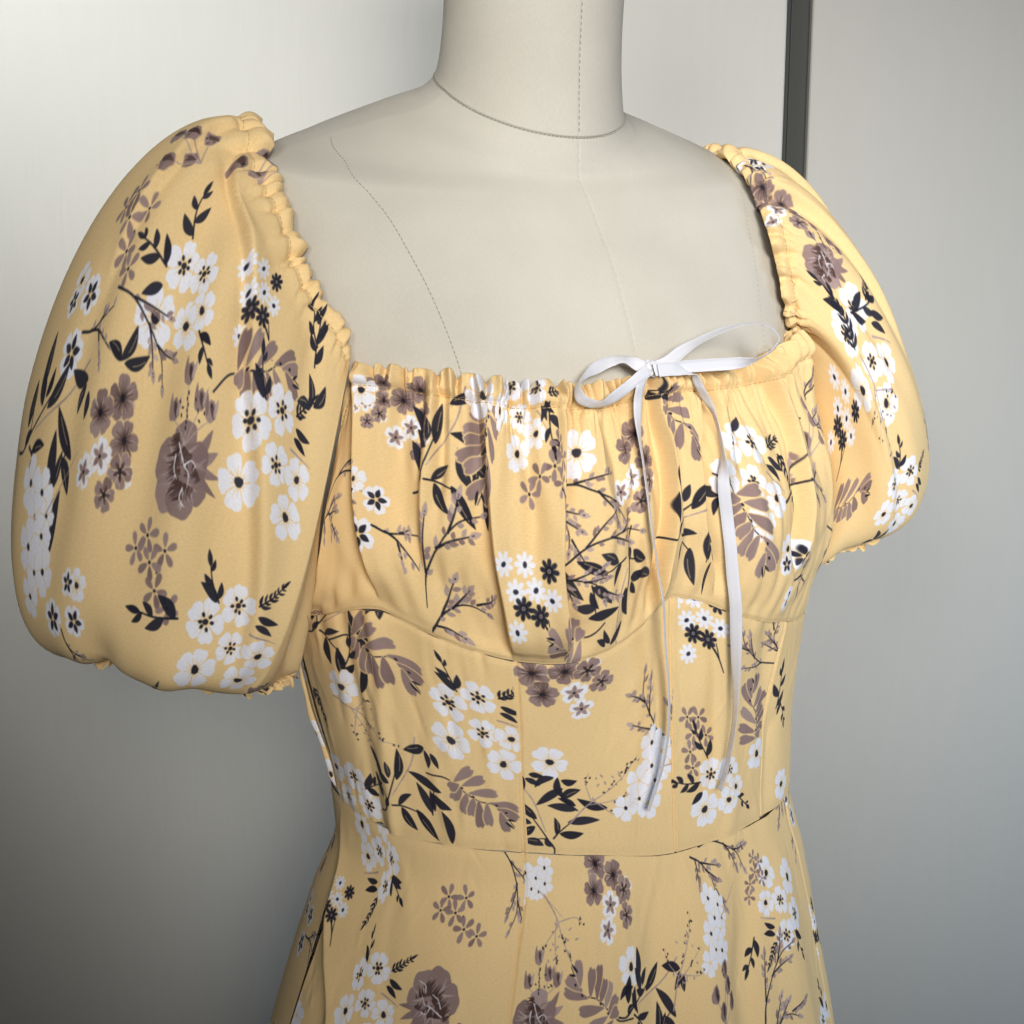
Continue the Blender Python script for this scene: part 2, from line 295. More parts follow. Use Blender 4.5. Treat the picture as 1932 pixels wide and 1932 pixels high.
def dress_grids():
    """every cloth panel: key, part name, points (form frame), closed ring?, rows before the edge"""
    wrap = lambda d: (d + 180) % 360 - 180
    P, r0 = bust_grid(-92, 92, 1300, 330); yield 'bust', 'bust_panel', P, False, r0
    D_ = np.linspace(92, 268, 200)[None]; t = np.linspace(0, 1, 80)[:, None]; dd = wrap(D_)
    yield 'back', 'back_panel', torso(np.radians(dd + 0*t), zneck(dd) + (zunder(dd) - zneck(dd))*t, .002), False, 0
    for key, a, b, n in (('bodice1', -92, -41.75, 260), ('bodice2', -41.75, 2.3, 240), ('bodice3', 2.3, 42, 220), ('bodice4', 42, 92, 220), ('bodice5', 92, 268, 160)):
        yield key, 'bodice_panel', band_grid(a, b, n, 190, lambda d: zunder(wrap(d)), lambda d: zwaist(wrap(d)), 'bodice'), False, 0
    for key, a, b, n in (('skirt1', -92, -43, 300), ('skirt2', -43, 58, 460), ('skirt3', 58, 92, 160), ('skirt4', 92, 268, 260)):
        yield key, 'skirt_panel', band_grid(a, b, n, 420, lambda d: zwaist(wrap(d)) - .0002, lambda d: -.50 + 0*d, 'skirt'), False, 0
    for sd in 'LR':
        P, r0, ns = sleeve_grid(sd, 600, 330); yield 'sleeve' + sd, 'puff_sleeve', P, True, r0
# GEO]
# ------------------------------------------------------------------ the flower print, drawn from code in cloth coordinates
def lin(c): c = np.asarray(c, float)/255; return tuple(np.where(c <= .04045, c/12.92, ((c + .055)/1.055)**2.4))
INK = dict(y=(241, 209, 153), w=(240, 240, 248), k=(40, 40, 52), m=(146, 124, 122), l=(176, 156, 152), b=(88, 68, 64))
YELLOW = lin(INK['y'])
RES = .0003
JIT = np.random.RandomState(77)
class Cloth:
    """canvas; shapes are given in millimetres of a motif placed at pos, turned by rot"""
    def __init__(s, w, h): s.W, s.H = int(w/RES), int(h/RES); s.px = np.empty((s.H, s.W, 3), np.float32); s.px[:] = np.array(INK['y'])/255
    def at(s, u, v, deg, scale=1., mirror=False, wrap=0.):
        s.o = np.array([u, v]); s.k = scale*1.06e-3; a = math.radians(deg); c, n = math.cos(a), math.sin(a); s.R = np.array([[c, -n], [n, c]])@np.diag([-1 if mirror else 1, 1]); return s
    def win(s, x, y, r):
        c = s.o + s.R@np.array([x, y])*s.k; r = r*s.k + 2*RES
        x0, x1 = max(0, int((c[0] - r)/RES)), min(s.W, int((c[0] + r)/RES) + 2); y0, y1 = max(0, int((c[1] - r)/RES)), min(s.H, int((c[1] + r)/RES) + 2)
        if x0 >= x1 or y0 >= y1: return None
        X = (np.arange(x0, x1) + .5)*RES - s.o[0]; Y = (np.arange(y0, y1) + .5)*RES - s.o[1]; I = s.R.T/s.k
        return (slice(y0, y1), slice(x0, x1)), I[0, 0]*X[None] + I[0, 1]*Y[:, None], I[1, 0]*X[None] + I[1, 1]*Y[:, None], RES/s.k
    def put(s, sl, cov, ink):
        j = JIT.normal(0, {'m': 9, 'l': 8, 'b': 9, 'k': 4}.get(ink, 0)); c_ = (np.array(INK[ink], np.float32) + np.float32(j))/255
        cov = (np.clip(cov, 0, 1)*(1 if ink in 'yw' else .94))[..., None].astype(np.float32); s.px[sl] = s.px[sl]*(1 - cov) + cov*c_
    def egg(s, x, y, deg, a, b, ink, egg=0., wob=0., seed=0, notch=0.):
        w = s.win(x, y, max(a, b)*1.25)
        if w is None: return
        sl, X, Y, px = w; c, n = math.cos(math.radians(deg)), math.sin(math.radians(deg)); X = X - x; Y = Y - y
        U = (X*c + Y*n)/a; V = (-X*n + Y*c)/(b*(1 + egg*np.clip((X*c + Y*n)/a, -1, 1)))
        d = np.sqrt(U*U + V*V)
        if wob: th = np.arctan2(V, U); d = d*(1 + wob*np.sin(3*th + seed) + .6*wob*np.sin(7*th + 2*seed))
        if notch: d = d + notch*np.exp(-(V/.22)**2)*(U > 0)
        s.put(sl, (1 - d)*min(a, b)/px + .5, ink)
    def leaf(s, x0, y0, x1, y1, wid, ink, bend=0., p=.8, vein=False, blunt=.85):
        L = math.hypot(x1 - x0, y1 - y0); w = s.win((x0 + x1)/2, (y0 + y1)/2, L*.65 + wid)
        if w is None or L < .01: return
        sl, X, Y, px = w; c, n = (x1 - x0)/L, (y1 - y0)/L; X = X - x0; Y = Y - y0
        T = (X*c + Y*n)/L; V = -X*n + Y*c; V = V - bend*L*np.sin(np.pi*np.clip(T, 0, 1)); t = np.clip(T, 0, 1)
        hw = wid/2*np.sin(np.pi*t**p)**blunt; s.put(sl, np.where((T > 0) & (T < 1), (hw - np.abs(V))/px + .5, 0), ink)
        if vein: s.put(sl, np.where((T > .3) & (T < .8), (.16 - np.abs(V - .12*wid))/px + .3, 0), 'y')
    def line(s, pts, w0, w1, ink):
        pts = np.asarray(pts, float)
        if len(pts) > 2: pts = spline(pts, 5*len(pts))
        n = len(pts) - 1
        for i in range(n):
            (ax, ay), (bx, by) = pts[i], pts[i + 1]; L2 = (bx - ax)**2 + (by - ay)**2; w = s.win((ax + bx)/2, (ay + by)/2, math.sqrt(L2)/2 + w0)
            if w is None or L2 == 0: continue
            sl, X, Y, px = w; t = np.clip(((X - ax)*(bx - ax) + (Y - ay)*(by - ay))/L2, 0, 1)
            d = np.hypot(X - ax - t*(bx - ax), Y - ay - t*(by - ay)); s.put(sl, ((w0 + (w1 - w0)*(i + t)/n)/2 - d)/px + .5, ink)
def P2(x, y, a, r): return x + r*math.cos(a), y + r*math.sin(a)
def flower(c, x, y, r, kind, rg, squash=1.):
    """five-petalled blossom; kind: c round eye, d eye with stamens, p dark inner petals, m mauve, n mauve with brushed brown heart, q white with mauve inner petals, s plain mauve star"""
    rot = rg.uniform(0, 6.28); n = 5
    ink = 'm' if kind in 'mns' else 'w'
    for i in range(n):
        a = rot + i*2*math.pi/n + rg.uniform(-.1, .1); q = r*rg.uniform(.92, 1.06)
        if kind == 's': c.egg(*P2(x, y, a, .58*q), math.degrees(a), .40*q, .20*q, ink, .35)
        else: wd = .40*q*rg.uniform(.9, 1.05); c.egg(*P2(x, y, a, .60*q), math.degrees(a), .42*q + .35, wd + .35, 'y', .30, .04, 0, .15); c.egg(*P2(x, y, a, .60*q), math.degrees(a), .42*q, wd, ink, .30, .04, rg.uniform(0, 6), .15)
    if kind in 'mn':
        for i in range(9): a = rg.uniform(0, 6.28); c.line([P2(x, y, a, .35*r), P2(x, y, a + rg.uniform(-.2, .2), r*rg.uniform(.6, .95))], 1.3, .3, 'l' if rg.rand() < .6 else 'm')
    if kind == 's': c.egg(x, y, 0, .12*r, .10*r, 'k'); return
    if kind in 'cd':
        for i in range(n):
            for k in range(3):
                a = rot + (i + (k - 1)*.17)*2*math.pi/n; f = rg.uniform(.38, .62) if k != 1 else rg.uniform(.28, .45)
                c.line([P2(x, y, a, .1*r), P2(x, y, a + rg.uniform(-.06, .06), f*r)], .62, .2, 'y')
        for i in range(n): a = rot + (i + .5)*2*math.pi/n; c.line([P2(x, y, a, .05*r), P2(x, y, a, .52*r)], .7, .35, 'y')
        if kind == 'c': c.egg(x, y, math.degrees(rot), .225*r, .175*r, 'k', 0, .06, rot)
        else:
            c.egg(x, y, 0, .15*r, .13*r, 'k')
            for i in range(6):
                a = rot + i*1.05 + rg.uniform(-.2, .2); c.egg(*P2(x, y, a, .30*r*rg.uniform(.8, 1.15)), math.degrees(a), .11*r, .08*r, 'k')
    elif kind == 'p':
        for i in range(n): a = rot + i*2*math.pi/n; c.leaf(*P2(x, y, a, .12*r), *P2(x, y, a, .74*r), .36*r, 'k')
    elif kind == 'q':
        for i in range(n): a = rot + i*2*math.pi/n; c.leaf(*P2(x, y, a, .08*r), *P2(x, y, a, .72*r), .34*r, 'm')
        c.egg(x, y, 0, .12*r, .12*r, 'k')
    elif kind == 'n':
        for i in range(26): a = rot + i*.2417 + rg.uniform(-.1, .1); c.line([(x, y), P2(x, y, a, r*rg.uniform(.45, .78))], .9, .2, 'b')
        c.egg(x, y, 0, .18*r, .15*r, 'k')
    elif kind == 'm':
        for i in range(n): a = rot + i*2*math.pi/n; c.leaf(*P2(x, y, a, .1*r), *P2(x, y, a, .6*r), .22*r, 'b')
        c.egg(x, y, 0, .19*r, .17*r, 'k')
def daisy(c, x, y, r, ink, rg):
    rot = rg.uniform(0, 6)
    for i in range(8): a = rot + i*math.pi/4; c.egg(*P2(x, y, a, .6*r), math.degrees(a), .42*r, .21*r, ink, .3)
    c.egg(x, y, 0, .45*r, .45*r, ink)
    if ink == 'w': c.egg(x, y, math.degrees(rot), .26*r, .20*r, 'k')
    else: c.egg(x, y, 0, .17*r, .17*r, 'l'); c.egg(x, y, 0, .08*r, .08*r, 'k')
def sprig(c, x, y, deg, L, rg, n=4, wid=3.4, ink='k'):
    """upright stem with slender pointed leaves well apart"""
    a = math.radians(deg); bn = rg.uniform(-.15, .15); st = [(x, y), P2(x, y, a + bn, L*.5), P2(x, y, a, L)]; c.line(st, .9, .4, ink); q = spline(np.array(st), 41)
    for i in range(n):
        f = (i + .25)/n; b = q[int(f*36)]; s = 1 if (i + int(bn*100)) % 2 else -1; ln = L*((.46 if n < 6 else .30) - .26*f*(1 if n < 6 else .6))*rg.uniform(.85, 1.15)
        c.leaf(*b, *P2(*b, a + s*rg.uniform(.5, .8), ln), min(wid, ln*(.42 if n < 6 else .30)), ink, .08*s)
        if n > 5: c.leaf(*b, *P2(*b, a - s*rg.uniform(.5, .8), ln*.8), min(wid, ln*.28), ink, -.08*s)
    c.leaf(*q[31], *P2(x, y, a, L*1.12), wid*.55, ink)
def off(L, cx, cy, k): return [tuple((np.array(p[:2]) - (cx, cy))*k) + tuple(p[2:]) for p in L]
def seg(L, cx, cy, k): return [tuple((np.array(p) - (cx, cy, cx, cy))*k) for p in L]
def m_bouquet(c, rg):
    for x, y, r, q in ((-13.4, -7.3, 10.7, 'd'), (4, -15.3, 10, 'd'), (2.4, 6, 8.7, 'd'), (-16.7, 15, 11.3, 'c'), (17.4, 8, 8.7, 'c'), (10.4, 24.7, 10, 'c')): flower(c, x, y, r, q, rg)
    sprig(c, -7, -16, -108, 20, rg, 3, 4.6); c.leaf(-8, -16, -17, -24, 4.6, 'k', .08); sprig(c, 15, -17, -40, 19, rg, 6, 2.6)
    c.leaf(15, -12, 26, -9, 3.8, 'k', .05); c.leaf(14, -8, 23, -3, 3.4, 'k', -.05); c.line([(12, -3), (20, -1), (26, 1)], 1.2, .3, 'l')
def m_posy(c, rg):
    for x, y, r, q in ((-9, 8, 10.7, 'c'), (4, -8, 9.5, 'd'), (17, -3, 8.5, 'd'), (9, 14, 9, 'c'), (18, 11, 7.5, 'c')): flower(c, x, y, r, q, rg)
    sprig(c, -5, -8, 215, 22, rg, 5, 3.6); sprig(c, 6, -18, -92, 22, rg, 4, 4.2); c.leaf(-6, -2, -16, 0, 4, 'k'); sprig(c, 17, 18, 70, 17, rg, 3, 4.4)
BR = dict(leaves=[(500, 850, 445, 745), (530, 870, 460, 815), (535, 850, 535, 785), (565, 860, 597, 742), (470, 940, 440, 850), (480, 970, 505, 930), (545, 960, 612, 918), (555, 970, 610, 1055), (620, 975, 697, 1088), (752, 885, 622, 828), (690, 980, 645, 868), (705, 970, 700, 888), (705, 900, 782, 952), (758, 1092, 738, 958), (715, 720, 625, 745), (715, 730, 715, 800), (740, 735, 762, 790)],
 petals=[(820, 825, 900, 762), (850, 840, 942, 800), (870, 870, 985, 860), (845, 850, 795, 905), (860, 870, 832, 955), (885, 890, 862, 965), (905, 900, 892, 1015), (935, 910, 930, 1005), (950, 905, 1062, 930), (975, 930, 1055, 972), (985, 945, 1002, 1032), (835, 835, 790, 860)])
def m_branch(c, rg, parts='lf'):
    k, cx, cy = .1335, 745, 910
    if 'l' in parts:
        c.line(off([(685, 690), (640, 800), (530, 920)], cx, cy, k), .9, .5, 'l')
        for pts in ([(428, 1005), (480, 985), (500, 940), (478, 900)], [(480, 985), (505, 940), (540, 880), (585, 800)], [(520, 960), (560, 965), (625, 985)], [(690, 985), (700, 940), (720, 880)]): c.line(off(pts, cx, cy, k), .9, .5, 'k')
        for q in seg(BR['leaves'], cx, cy, k): c.leaf(*q, (5.0 if math.hypot(q[2]-q[0], q[3]-q[1]) > 11 else 3.4), 'k', rg.uniform(-.1, .1), .85, rg.rand() < .45)
    if 'f' in parts:
        c.line(off([(700, 822), (780, 820), (830, 850), (900, 900), (970, 920), (1035, 1010)], cx, cy, k), .8, .4, 'k')
        for q in seg(BR['petals'], cx, cy, k):
            L_ = math.hypot(q[2] - q[0], q[3] - q[1]); pa = (q[0]*.48 + q[2]*.52, q[1]*.48 + q[3]*.52, math.degrees(math.atan2(q[3] - q[1], q[2] - q[0]))); c.egg(*pa, .54*L_ + .5, 3.0, 'y', .5, .03, L_, .1); c.egg(*pa, .54*L_, 2.45, 'm', .5, .03, L_, .16)
        for x, y in ((885, 885), (975, 915), (845, 850), (1010, 950)): c.egg((x - cx)*k, (y - cy)*k, 30, .8, .6, 'k')
        c.leaf(*seg([(1000, 990, 1035, 1020)], cx, cy, k)[0], 1.4, 'k'); c.leaf(*seg([(1010, 980, 1045, 985)], cx, cy, k)[0], 1.2, 'k')
def m_leaves(c, rg): c.o = c.o + c.R@np.array([20., 0])*c.k; m_branch(c, rg, 'l')
def m_feather(c, rg): c.o = c.o - c.R@np.array([25., -1.])*c.k; m_branch(c, rg, 'f')
def m_stars(c, rg):
    for x, y, r in off([(755, 1360, 54), (705, 1405, 50), (850, 1390, 50), (785, 1435, 54), (825, 1515, 54), (888, 1562, 52)], 795, 1460, .1335): flower(c, x, y, r*.146, 's', rg)
    c.egg(4, 0, 0, .5, .5, 'k')
def m_dark(c, rg):
    for x, y, r, q in off([(1160, 370, 66, 'n'), (1285, 350, 62, 'n'), (1385, 345, 40, 'c'), (1375, 365, 54, 'm'), (1200, 475, 62, 'n'), (1325, 465, 52, 'q'), (1360, 555, 50, 'q'), (1440, 440, 48, 'm')], 1290, 445, .1335): flower(c, x, y, r*.145, q, rg)
def m_rose(c, rg):
    for x1, y1, w in ((26, -8, 6), (27, 4, 5), (22, -18, 5.5), (24, 13, 4.5)): c.leaf(8, -2, x1, y1, w, 'm', .06)
    pet = [(3, -12, -70, 9, 8), (-9, -3, 190, 10, 10), (-8, 9, 150, 11, 9), (0, 13, 100, 10, 9), (9, 8, 60, 9, 8), (10, -3, 10, 9, 9), (2, -1, 220, 8, 7)]
    for x, y, deg, a, b in pet: c.egg(x, y, deg, a, b, 'm', .18, .05, x + y)
    for i in range(26): a = rg.uniform(0, 6.28); c.line([P2(1, 1, a, 9), P2(1, 1, a + rg.uniform(-.3, .3), rg.uniform(13, 19))], 1.8, .3, 'l')
    for cx, cy, d0, L, n, sp in ((-1, -6, 175, 12, 30, 9), (-1, 6, 165, 12, 34, 8), (2, -9, 130, 9, 22, 6), (4, 8, 110, 9, 22, 6), (6, -1, 200, 7, 18, 5), (11, 2, 150, 6, 14, 4)):   # brushed brown hollows between the petals
        for i in range(n):
            t = rg.uniform(-1, 1); d = math.radians(d0); bx, by = cx - math.sin(d)*sp*t, cy + math.cos(d)*sp*t; c.line([(bx, by), P2(bx, by, d + rg.uniform(-.2, .2), L*rg.uniform(.25, .9)*(1 - .4*t*t))], 1.7, .15, 'b')
    for q in ([(-1, -11), (1, -6), (3, -1), (6, 3), (5, 9)], [(3, -1), (8, -3), (11, 0)], [(2, 9), (0, 13), (2, 17)], [(-3, -6), (-4, 0), (-2, 5)]):
        c.line(q, .75, .3, 'w')
        for k in range(5): f = rg.rand(); z = spline(np.array(q), 20)[int(f*19)]; c.line([tuple(z), (z[0] + rg.uniform(-2, 2), z[1] + rg.uniform(1, 3))], .5, .15, 'w')
    for x, y in ((-7, -26), (2, -42), (12, -30), (20, -26)):
        c.line([(3, -10), ((x + 4)/2, (y - 8)/2), (x, y + 4)], .7, .4, 'l'); c.egg(x, y, -80, 5.2, 3.8, 'm', -.25, .06, x); c.leaf(x, y - 4, x + 2, y + 4, 2.8, 'b'); c.leaf(x - 3, y + 3, x - 3, y - 8, 2.6, 'm'); c.leaf(x + 2, y + 3, x + 5, y - 6, 2.4, 'l')
    for i in range(7): c.egg(3 + rg.uniform(-.6, .6), -33 + 2.6*i, 80, 1.1, .5, 'k')
    for i in range(8): c.egg(rg.uniform(-6, 20), rg.uniform(-34, -18), rg.uniform(0, 90), 1.0, .5, 'k')
def m_buds(c, rg):
    for x, y in ((0, 6), (-8, -2), (6, -8), (12, 0), (2, -16)):
        c.line([(2, 14), (x, y)], .7, .4, 'l'); c.egg(x, y, -80, 5, 3.6, 'm', -.25, .06, x + 1); c.leaf(x, y - 4, x + 2, y + 4, 3, 'b')
        for k in range(3): c.egg(x + rg.uniform(-4, 4), y + rg.uniform(-4, 4), 0, .5, .5, 'k')
TW = [[(660, 1540), (690, 1400), (760, 1290), (840, 1200), (900, 1150), (990, 1120)], [(840, 1200), (870, 1130), (885, 1070)], [(690, 1390), (705, 1270), (722, 1160)], [(770, 1270), (850, 1230), (940, 1200)],
      [(665, 1650), (740, 1560), (830, 1500), (900, 1490), (965, 1510)], [(740, 1560), (780, 1490), (830, 1400)], [(800, 1520), (850, 1470), (890, 1430)], [(925, 1480), (990, 1460), (1050, 1440)], [(700, 1610), (760, 1610), (830, 1635)]]
def m_twig(c, rg, n=9):
    for t in TW[:n]:
        p = off(t, 830, 1360, .1134); c.line(p, 1.25, .55, 'k'); q = spline(p, 24)
        for i in range(6, 24, 3):
            a = math.atan2(*(q[i] - q[i-1])[::-1]); s = 1 if rg.rand() < .5 else -1
            c.leaf(*P2(*q[i], a + s*1.2, .8), *P2(*P2(*q[i], a + s*1.2, .8), a + s*rg.uniform(.3, .8), rg.uniform(3.2, 5.4)), 2.4, 'l' if rg.rand() < .6 else 'm')
        a = math.atan2(*(q[-1] - q[-3])[::-1]); c.leaf(*P2(*q[-1], a, -.5), *P2(*q[-1], a, 6.5), 3.0, 'l')
        for k in range(2): c.egg(*P2(*q[-1], a, rg.uniform(0, 3)), 0, .35, .35, 'k')
def m_twiglet(c, rg): c.o = c.o + c.R@np.array([0, -8.])*c.k; m_twig(c, rg, 4)
def m_daisies(c, rg):
    k, cx, cy = .1134, 1230, 1520
    for x, y in ((1100, 1400), (1205, 1400), (1155, 1505), (1250, 1495), (1335, 1530), (1145, 1665)): daisy(c, (x - cx)*k, (y - cy)*k, 50*k, 'w', rg)
    for x, y in ((1325, 1415), (1185, 1570), (1265, 1595)): daisy(c, (x - cx)*k, (y - cy)*k, 48*k, 'k', rg)
    c.line(off([(1280, 1620), (1320, 1680), (1350, 1760)], cx, cy, k), 1.1, .6, 'k'); c.line(off([(1320, 1680), (1300, 1640)], cx, cy, k), .9, .6, 'k'); c.line(off([(1325, 1690), (1310, 1610)], cx, cy, k), .8, .5, 'k')
def m_cloud(c, rg):
    for x, y, r in off([(855, 1345, 60), (940, 1365, 56), (900, 1425, 58), (860, 1495, 62), (950, 1470, 52), (960, 1560, 62), (900, 1560, 50), (850, 1620, 56), (975, 1420, 40)], 905, 1480, .1336):
        rr = r*.155; rot = rg.uniform(0, 6)
        for i in range(5): a = rot + i*1.2566; c.egg(*P2(x, y, a, .54*rr), math.degrees(a), .44*rr, .36*rr, 'w', .3, .05, a, .12)
        for i in range(5): a = rot + (i + .5)*1.2566; c.line([(x, y), P2(x, y, a, .8*rr)], .45, .3, 'y')
        if rg.rand() < .6: c.egg(x, y, 20, .15*rr, .12*rr, 'k')
    c.line([(8, -8), (20, -20), (30, -30)], .7, .3, 'l')
def m_speckle(c, rg):
    c.line([(-14, 16), (-4, 4), (4, -2), (16, -12), (24, -22)], 1.0, .3, 'l'); c.line([(-4, 4), (8, 2), (22, -2)], .7, .25, 'l'); c.line([(-2, 2), (-6, -10), (-4, -16)], .7, .25, 'l'); c.line([(0, 2), (12, 10), (18, 10)], .7, .25, 'l')
    for a, b, n in (((4, -2), (24, -22), 16), ((8, 2), (22, -2), 5), ((-6, -8), (-4, -16), 5), ((8, 8), (18, 10), 6)):
        for i in range(n): f = rg.rand(); c.egg(a[0] + (b[0]-a[0])*f + rg.normal()*1.0, a[1] + (b[1]-a[1])*f + rg.normal()*1.0, rg.uniform(0, 180), .75, .5, 'k' if rg.rand() < .7 else 'm')
    for i in range(14): x, y = rg.uniform(-6, 20), rg.uniform(-14, 8); c.leaf(x, y, x + rg.uniform(-2, 2), y - rg.uniform(1.5, 3), 1.1, 'l')
def m_single(c, rg):
    flower(c, 0, 0, 10.5, 'c', rg)
    for q in ((2, 10, -9, 17), (4, 10, 8, 24), (6, 12, 15, 12)): c.leaf(*q, 4.4, 'k', .15, .85)
def m_one(c, rg): flower(c, 0, 0, 10.5, 'c', rg)
def m_pansies(c, rg):
    k, cx, cy = .1134, 380, 980
    for x, y, r, q in ((335, 850, 62, 'c'), (300, 905, 50, 'p'), (435, 940, 66, 'p'), (345, 1090, 76, 'p')): flower(c, (x - cx)*k, (y - cy)*k, r*k, q, rg)
    for t in ([(410, 1050), (480, 1070), (550, 1060), (632, 1050)], [(470, 1065), (530, 1090), (580, 1140), (622, 1190)], [(530, 1090), (545, 1150), (550, 1215)], [(540, 1060), (590, 1035)]):
        p = off(t, cx, cy, k); c.line(p, 1.1, .5, 'k'); q = spline(p, 10)
        for i in range(3, 10, 2): c.leaf(*q[i], q[i][0] + rg.uniform(-1, 2), q[i][1] + rg.choice([-1, 1])*rg.uniform(2.5, 4.5), 1.8, 'l')
def m_sprig(c, rg): sprig(c, 0, 10, -90, 22, rg, 4, 4.6)
def m_fern(c, rg): sprig(c, 0, 10, -90, 22, rg, 7, 2.8)
def m_trio(c, rg):
    for q in ((0, 4, -10, 2), (0, 4, 1, -9), (2, 4, 12, -4)): c.leaf(*q, 4.6, 'k', .12, .85, True)
MOTIF = dict((k[2:], f) for k, f in list(globals().items()) if k.startswith('m_'))
# where the print falls on each panel: motif, metres along, metres down, turn, size
PLACED = {
 'sleeveL': [('buds', 0.1896, 0.0385, 100, 1.04), ('stars', 0.1793, 0.0729, 22, 0.95), ('posy', 0.1338, 0.0704, 41, 1.08), ('pansies', 0.1852, 0.1076, 44, 0.92), ('twiglet', 0.1478, 0.0985, -66, 0.77), ('trio', 0.1416, 0.1012, 4, 1.03), ('dark', 0.1338, 0.1329, -63, 0.83), ('rose', 0.0859, 0.1212, 26, 0.8), ('daisies', 0.0829, 0.0415, 32, 0.88), ('feather', 0.0574, 0.0587, 67, 1.1), ('sprig', 0.0344, 0.0218, 31, 1.26), ('bouquet', 0.0407, 0.0869, 19, 1.06), ('trio', 0.0248, 0.0484, 34, 1.15), ('leaves', 0.1807, 0.1478, -6, 1.12), ('stars', 0.0859, 0.1638, 11, 0.95), ('bouquet', 0.0312, 0.1787, 16, 1.06), ('sprig', 0.077, 0.1794, 98, 1.26), ('pansies', 0.1369, 0.1963, -50, 0.92), ('cloud', 0.1718, 0.1787, 15, 0.94), ('twiglet', 0.3176, 0.0093, 87, 0.99), ('buds', 0.1599, 0.0093, 74, 1.04), ('sprig', 0.0407, 0.0163, 55, 1.15)],
 'bust': [('twig', 0.1173, 0.0703, 85, 0.88), ('pansies', 0.1511, 0.0834, -5, 1.08), ('dark', 0.1517, 0.0213, 96, 0.62), ('dark', 0.1784, 0.0291, 73, 0.83), ('leaves', 0.2077, 0.0473, -7, 1.25), ('feather', 0.2357, 0.0391, 57, 1.22), ('one', 0.2301, 0.0102, -3, 1.04), ('bouquet', 0.2735, 0.0131, 29, 0.85), ('sprig', 0.2957, 0.023, 172, 1.15), ('stars', 0.2935, 0.0439, 93, 0.95), ('one', 0.3318, 0.0356, 7, 1.14), ('twig', 0.2127, 0.1022, -3, 1.1), ('twig', 0.3349, 0.064, 77, 0.88), ('daisies', 0.2784, 0.1031, 0, 1.04), ('branch', 0.334, 0.1161, 151, 1.12), ('twig', 0.3457, 0.0891, 44, 0.88), ('dark', 0.3778, 0.0495, 87, 0.88), ('feather', 0.4348, 0.0321, 17, 1.16), ('trio', 0.4129, 0.0113, 12, 1.26), ('leaves', 0.433, 0.0966, 25, 1.31), ('bouquet', 0.4983, 0.058, 24, 1.06), ('feather', 0.4942, 0.0931, 27, 1.22), ('fern', 0.5318, 0.064, 173, 1.15), ('buds', 0.5924, 0.0434, 26, 0.94), ('twig', 0.6404, 0.0382, 37, 0.77), ('pansies', 0.5379, 0.1135, -28, 1.08), ('twiglet', 0.546, 0.0843, 52, 0.99), ('one', 0.1466, 0.0169, 2, 0.94)],
 'sleeveR': [('rose', 0.0564, 0.0291, 84, 0.55), ('dark', 0.0889, 0.0084, 139, 0.73), ('pansies', 0.133, 0.0084, 159, 0.76), ('bouquet', 0.0332, 0.0616, 38, 1.06), ('fern', 0.0332, 0.0436, 35, 1.26), ('sprig', 0.0526, 0.0547, 121, 1.15), ('speckle', 0.0219, 0.0826, 150, 1.04), ('daisies', 0.6653, 0.0507, 87, 0.94), ('feather', 0.6487, 0.0992, 0, 1.16), ('bouquet', 0.0131, 0.1468, 37, 0.9), ('trio', 0.6719, 0.1757, 2, 1.15)],
 'bodice1': [('leaves', 0.047, 0.0088, 29, 1.25), ('feather', 0.0799, 0.0257, -6, 1.22), ('sprig', 0.049, 0.0286, 29, 1.15), ('one', 0.0414, 0.047, 7, 1.09), ('speckle', 0.0496, 0.0638, 75, 0.94), ('bouquet', 0.1319, 0.0492, -4, 1.06), ('branch', 0.102, 0.108, -4, 1.12), ('fern', 0.0095, 0.0646, 162, 1.15), ('bouquet', 0.0264, 0.1261, 80, 0.95)],
 'bodice2': [('dark', 0.0302, 0.0195, 4, 1.04), ('single', 0.0183, 0.0755, 1, 1.09), ('leaves', 0.0169, 0.1187, -60, 1.12), ('speckle', 0.0467, 0.1035, 4, 1.09), ('twig', 0.0977, 0.0587, -65, 0.88), ('cloud', 0.0848, 0.0982, 30, 1.04)],
 'bodice3': [('daisies', 0.0167, 0.0136, -12, 1.04), ('stars', 0.0171, 0.0857, 39, 0.95), ('posy', 0.0344, 0.1192, -28, 1.08), ('feather', 0.073, 0.0661, -139, 1.22), ('one', 0.0836, 0.1021, 7, 1.14), ('twig', 0.073, 0.0195, -103, 0.88)],
 'bodice4': [('sprig', 0.0127, 0.0464, -1, 1.38), ('sprig', 0.0228, 0.0658, 154, 0.92), ('one', 0.0298, 0.1198, 13, 1.04)],
 'skirt1': [('bouquet', 0.0632, 0.022, 143, 1.06), ('stars', 0.1497, 0.0447, -21, 1.06), ('daisies', 0.0234, 0.0656, -1, 0.83), ('rose', 0.1452, 0.0985, 139, 0.95), ('bouquet', 0.0892, 0.104, 2, 1.06), ('twiglet', 0.1792, 0.0147, 129, 0.88)],
 'skirt4': [('pansies', 0.601, 0.0947, -22, 0.97)],
 'skirt2': [('cloud', 0.0034, 0.0178, 78, 0.83), ('speckle', 0.0337, 0.0437, 96, 1.09), ('dark', 0.0776, 0.0251, 31, 1.09), ('twig', 0.2185, 0.0142, 73, 1.04), ('cloud', 0.1961, 0.0548, 14, 1.04), ('bouquet', 0.2905, 0.0622, 180, 1.06), ('single', 0.1018, 0.0671, 3, 1.09), ('leaves', 0.1207, 0.093, 25, 1.25), ('feather', 0.0635, 0.0843, 179, 1.22), ('speckle', 0.1535, 0.0733, -24, 1.09), ('buds', 0.1937, 0.0979, 15, 1.14), ('twig', 0.266, 0.1127, 8, 1.04), ('stars', 0.2628, 0.0325, 75, 0.78), ('sprig', 0.2435, 0.0819, -144, 1.15), ('rose', 0.0198, 0.0967, -5, 0.8)]}
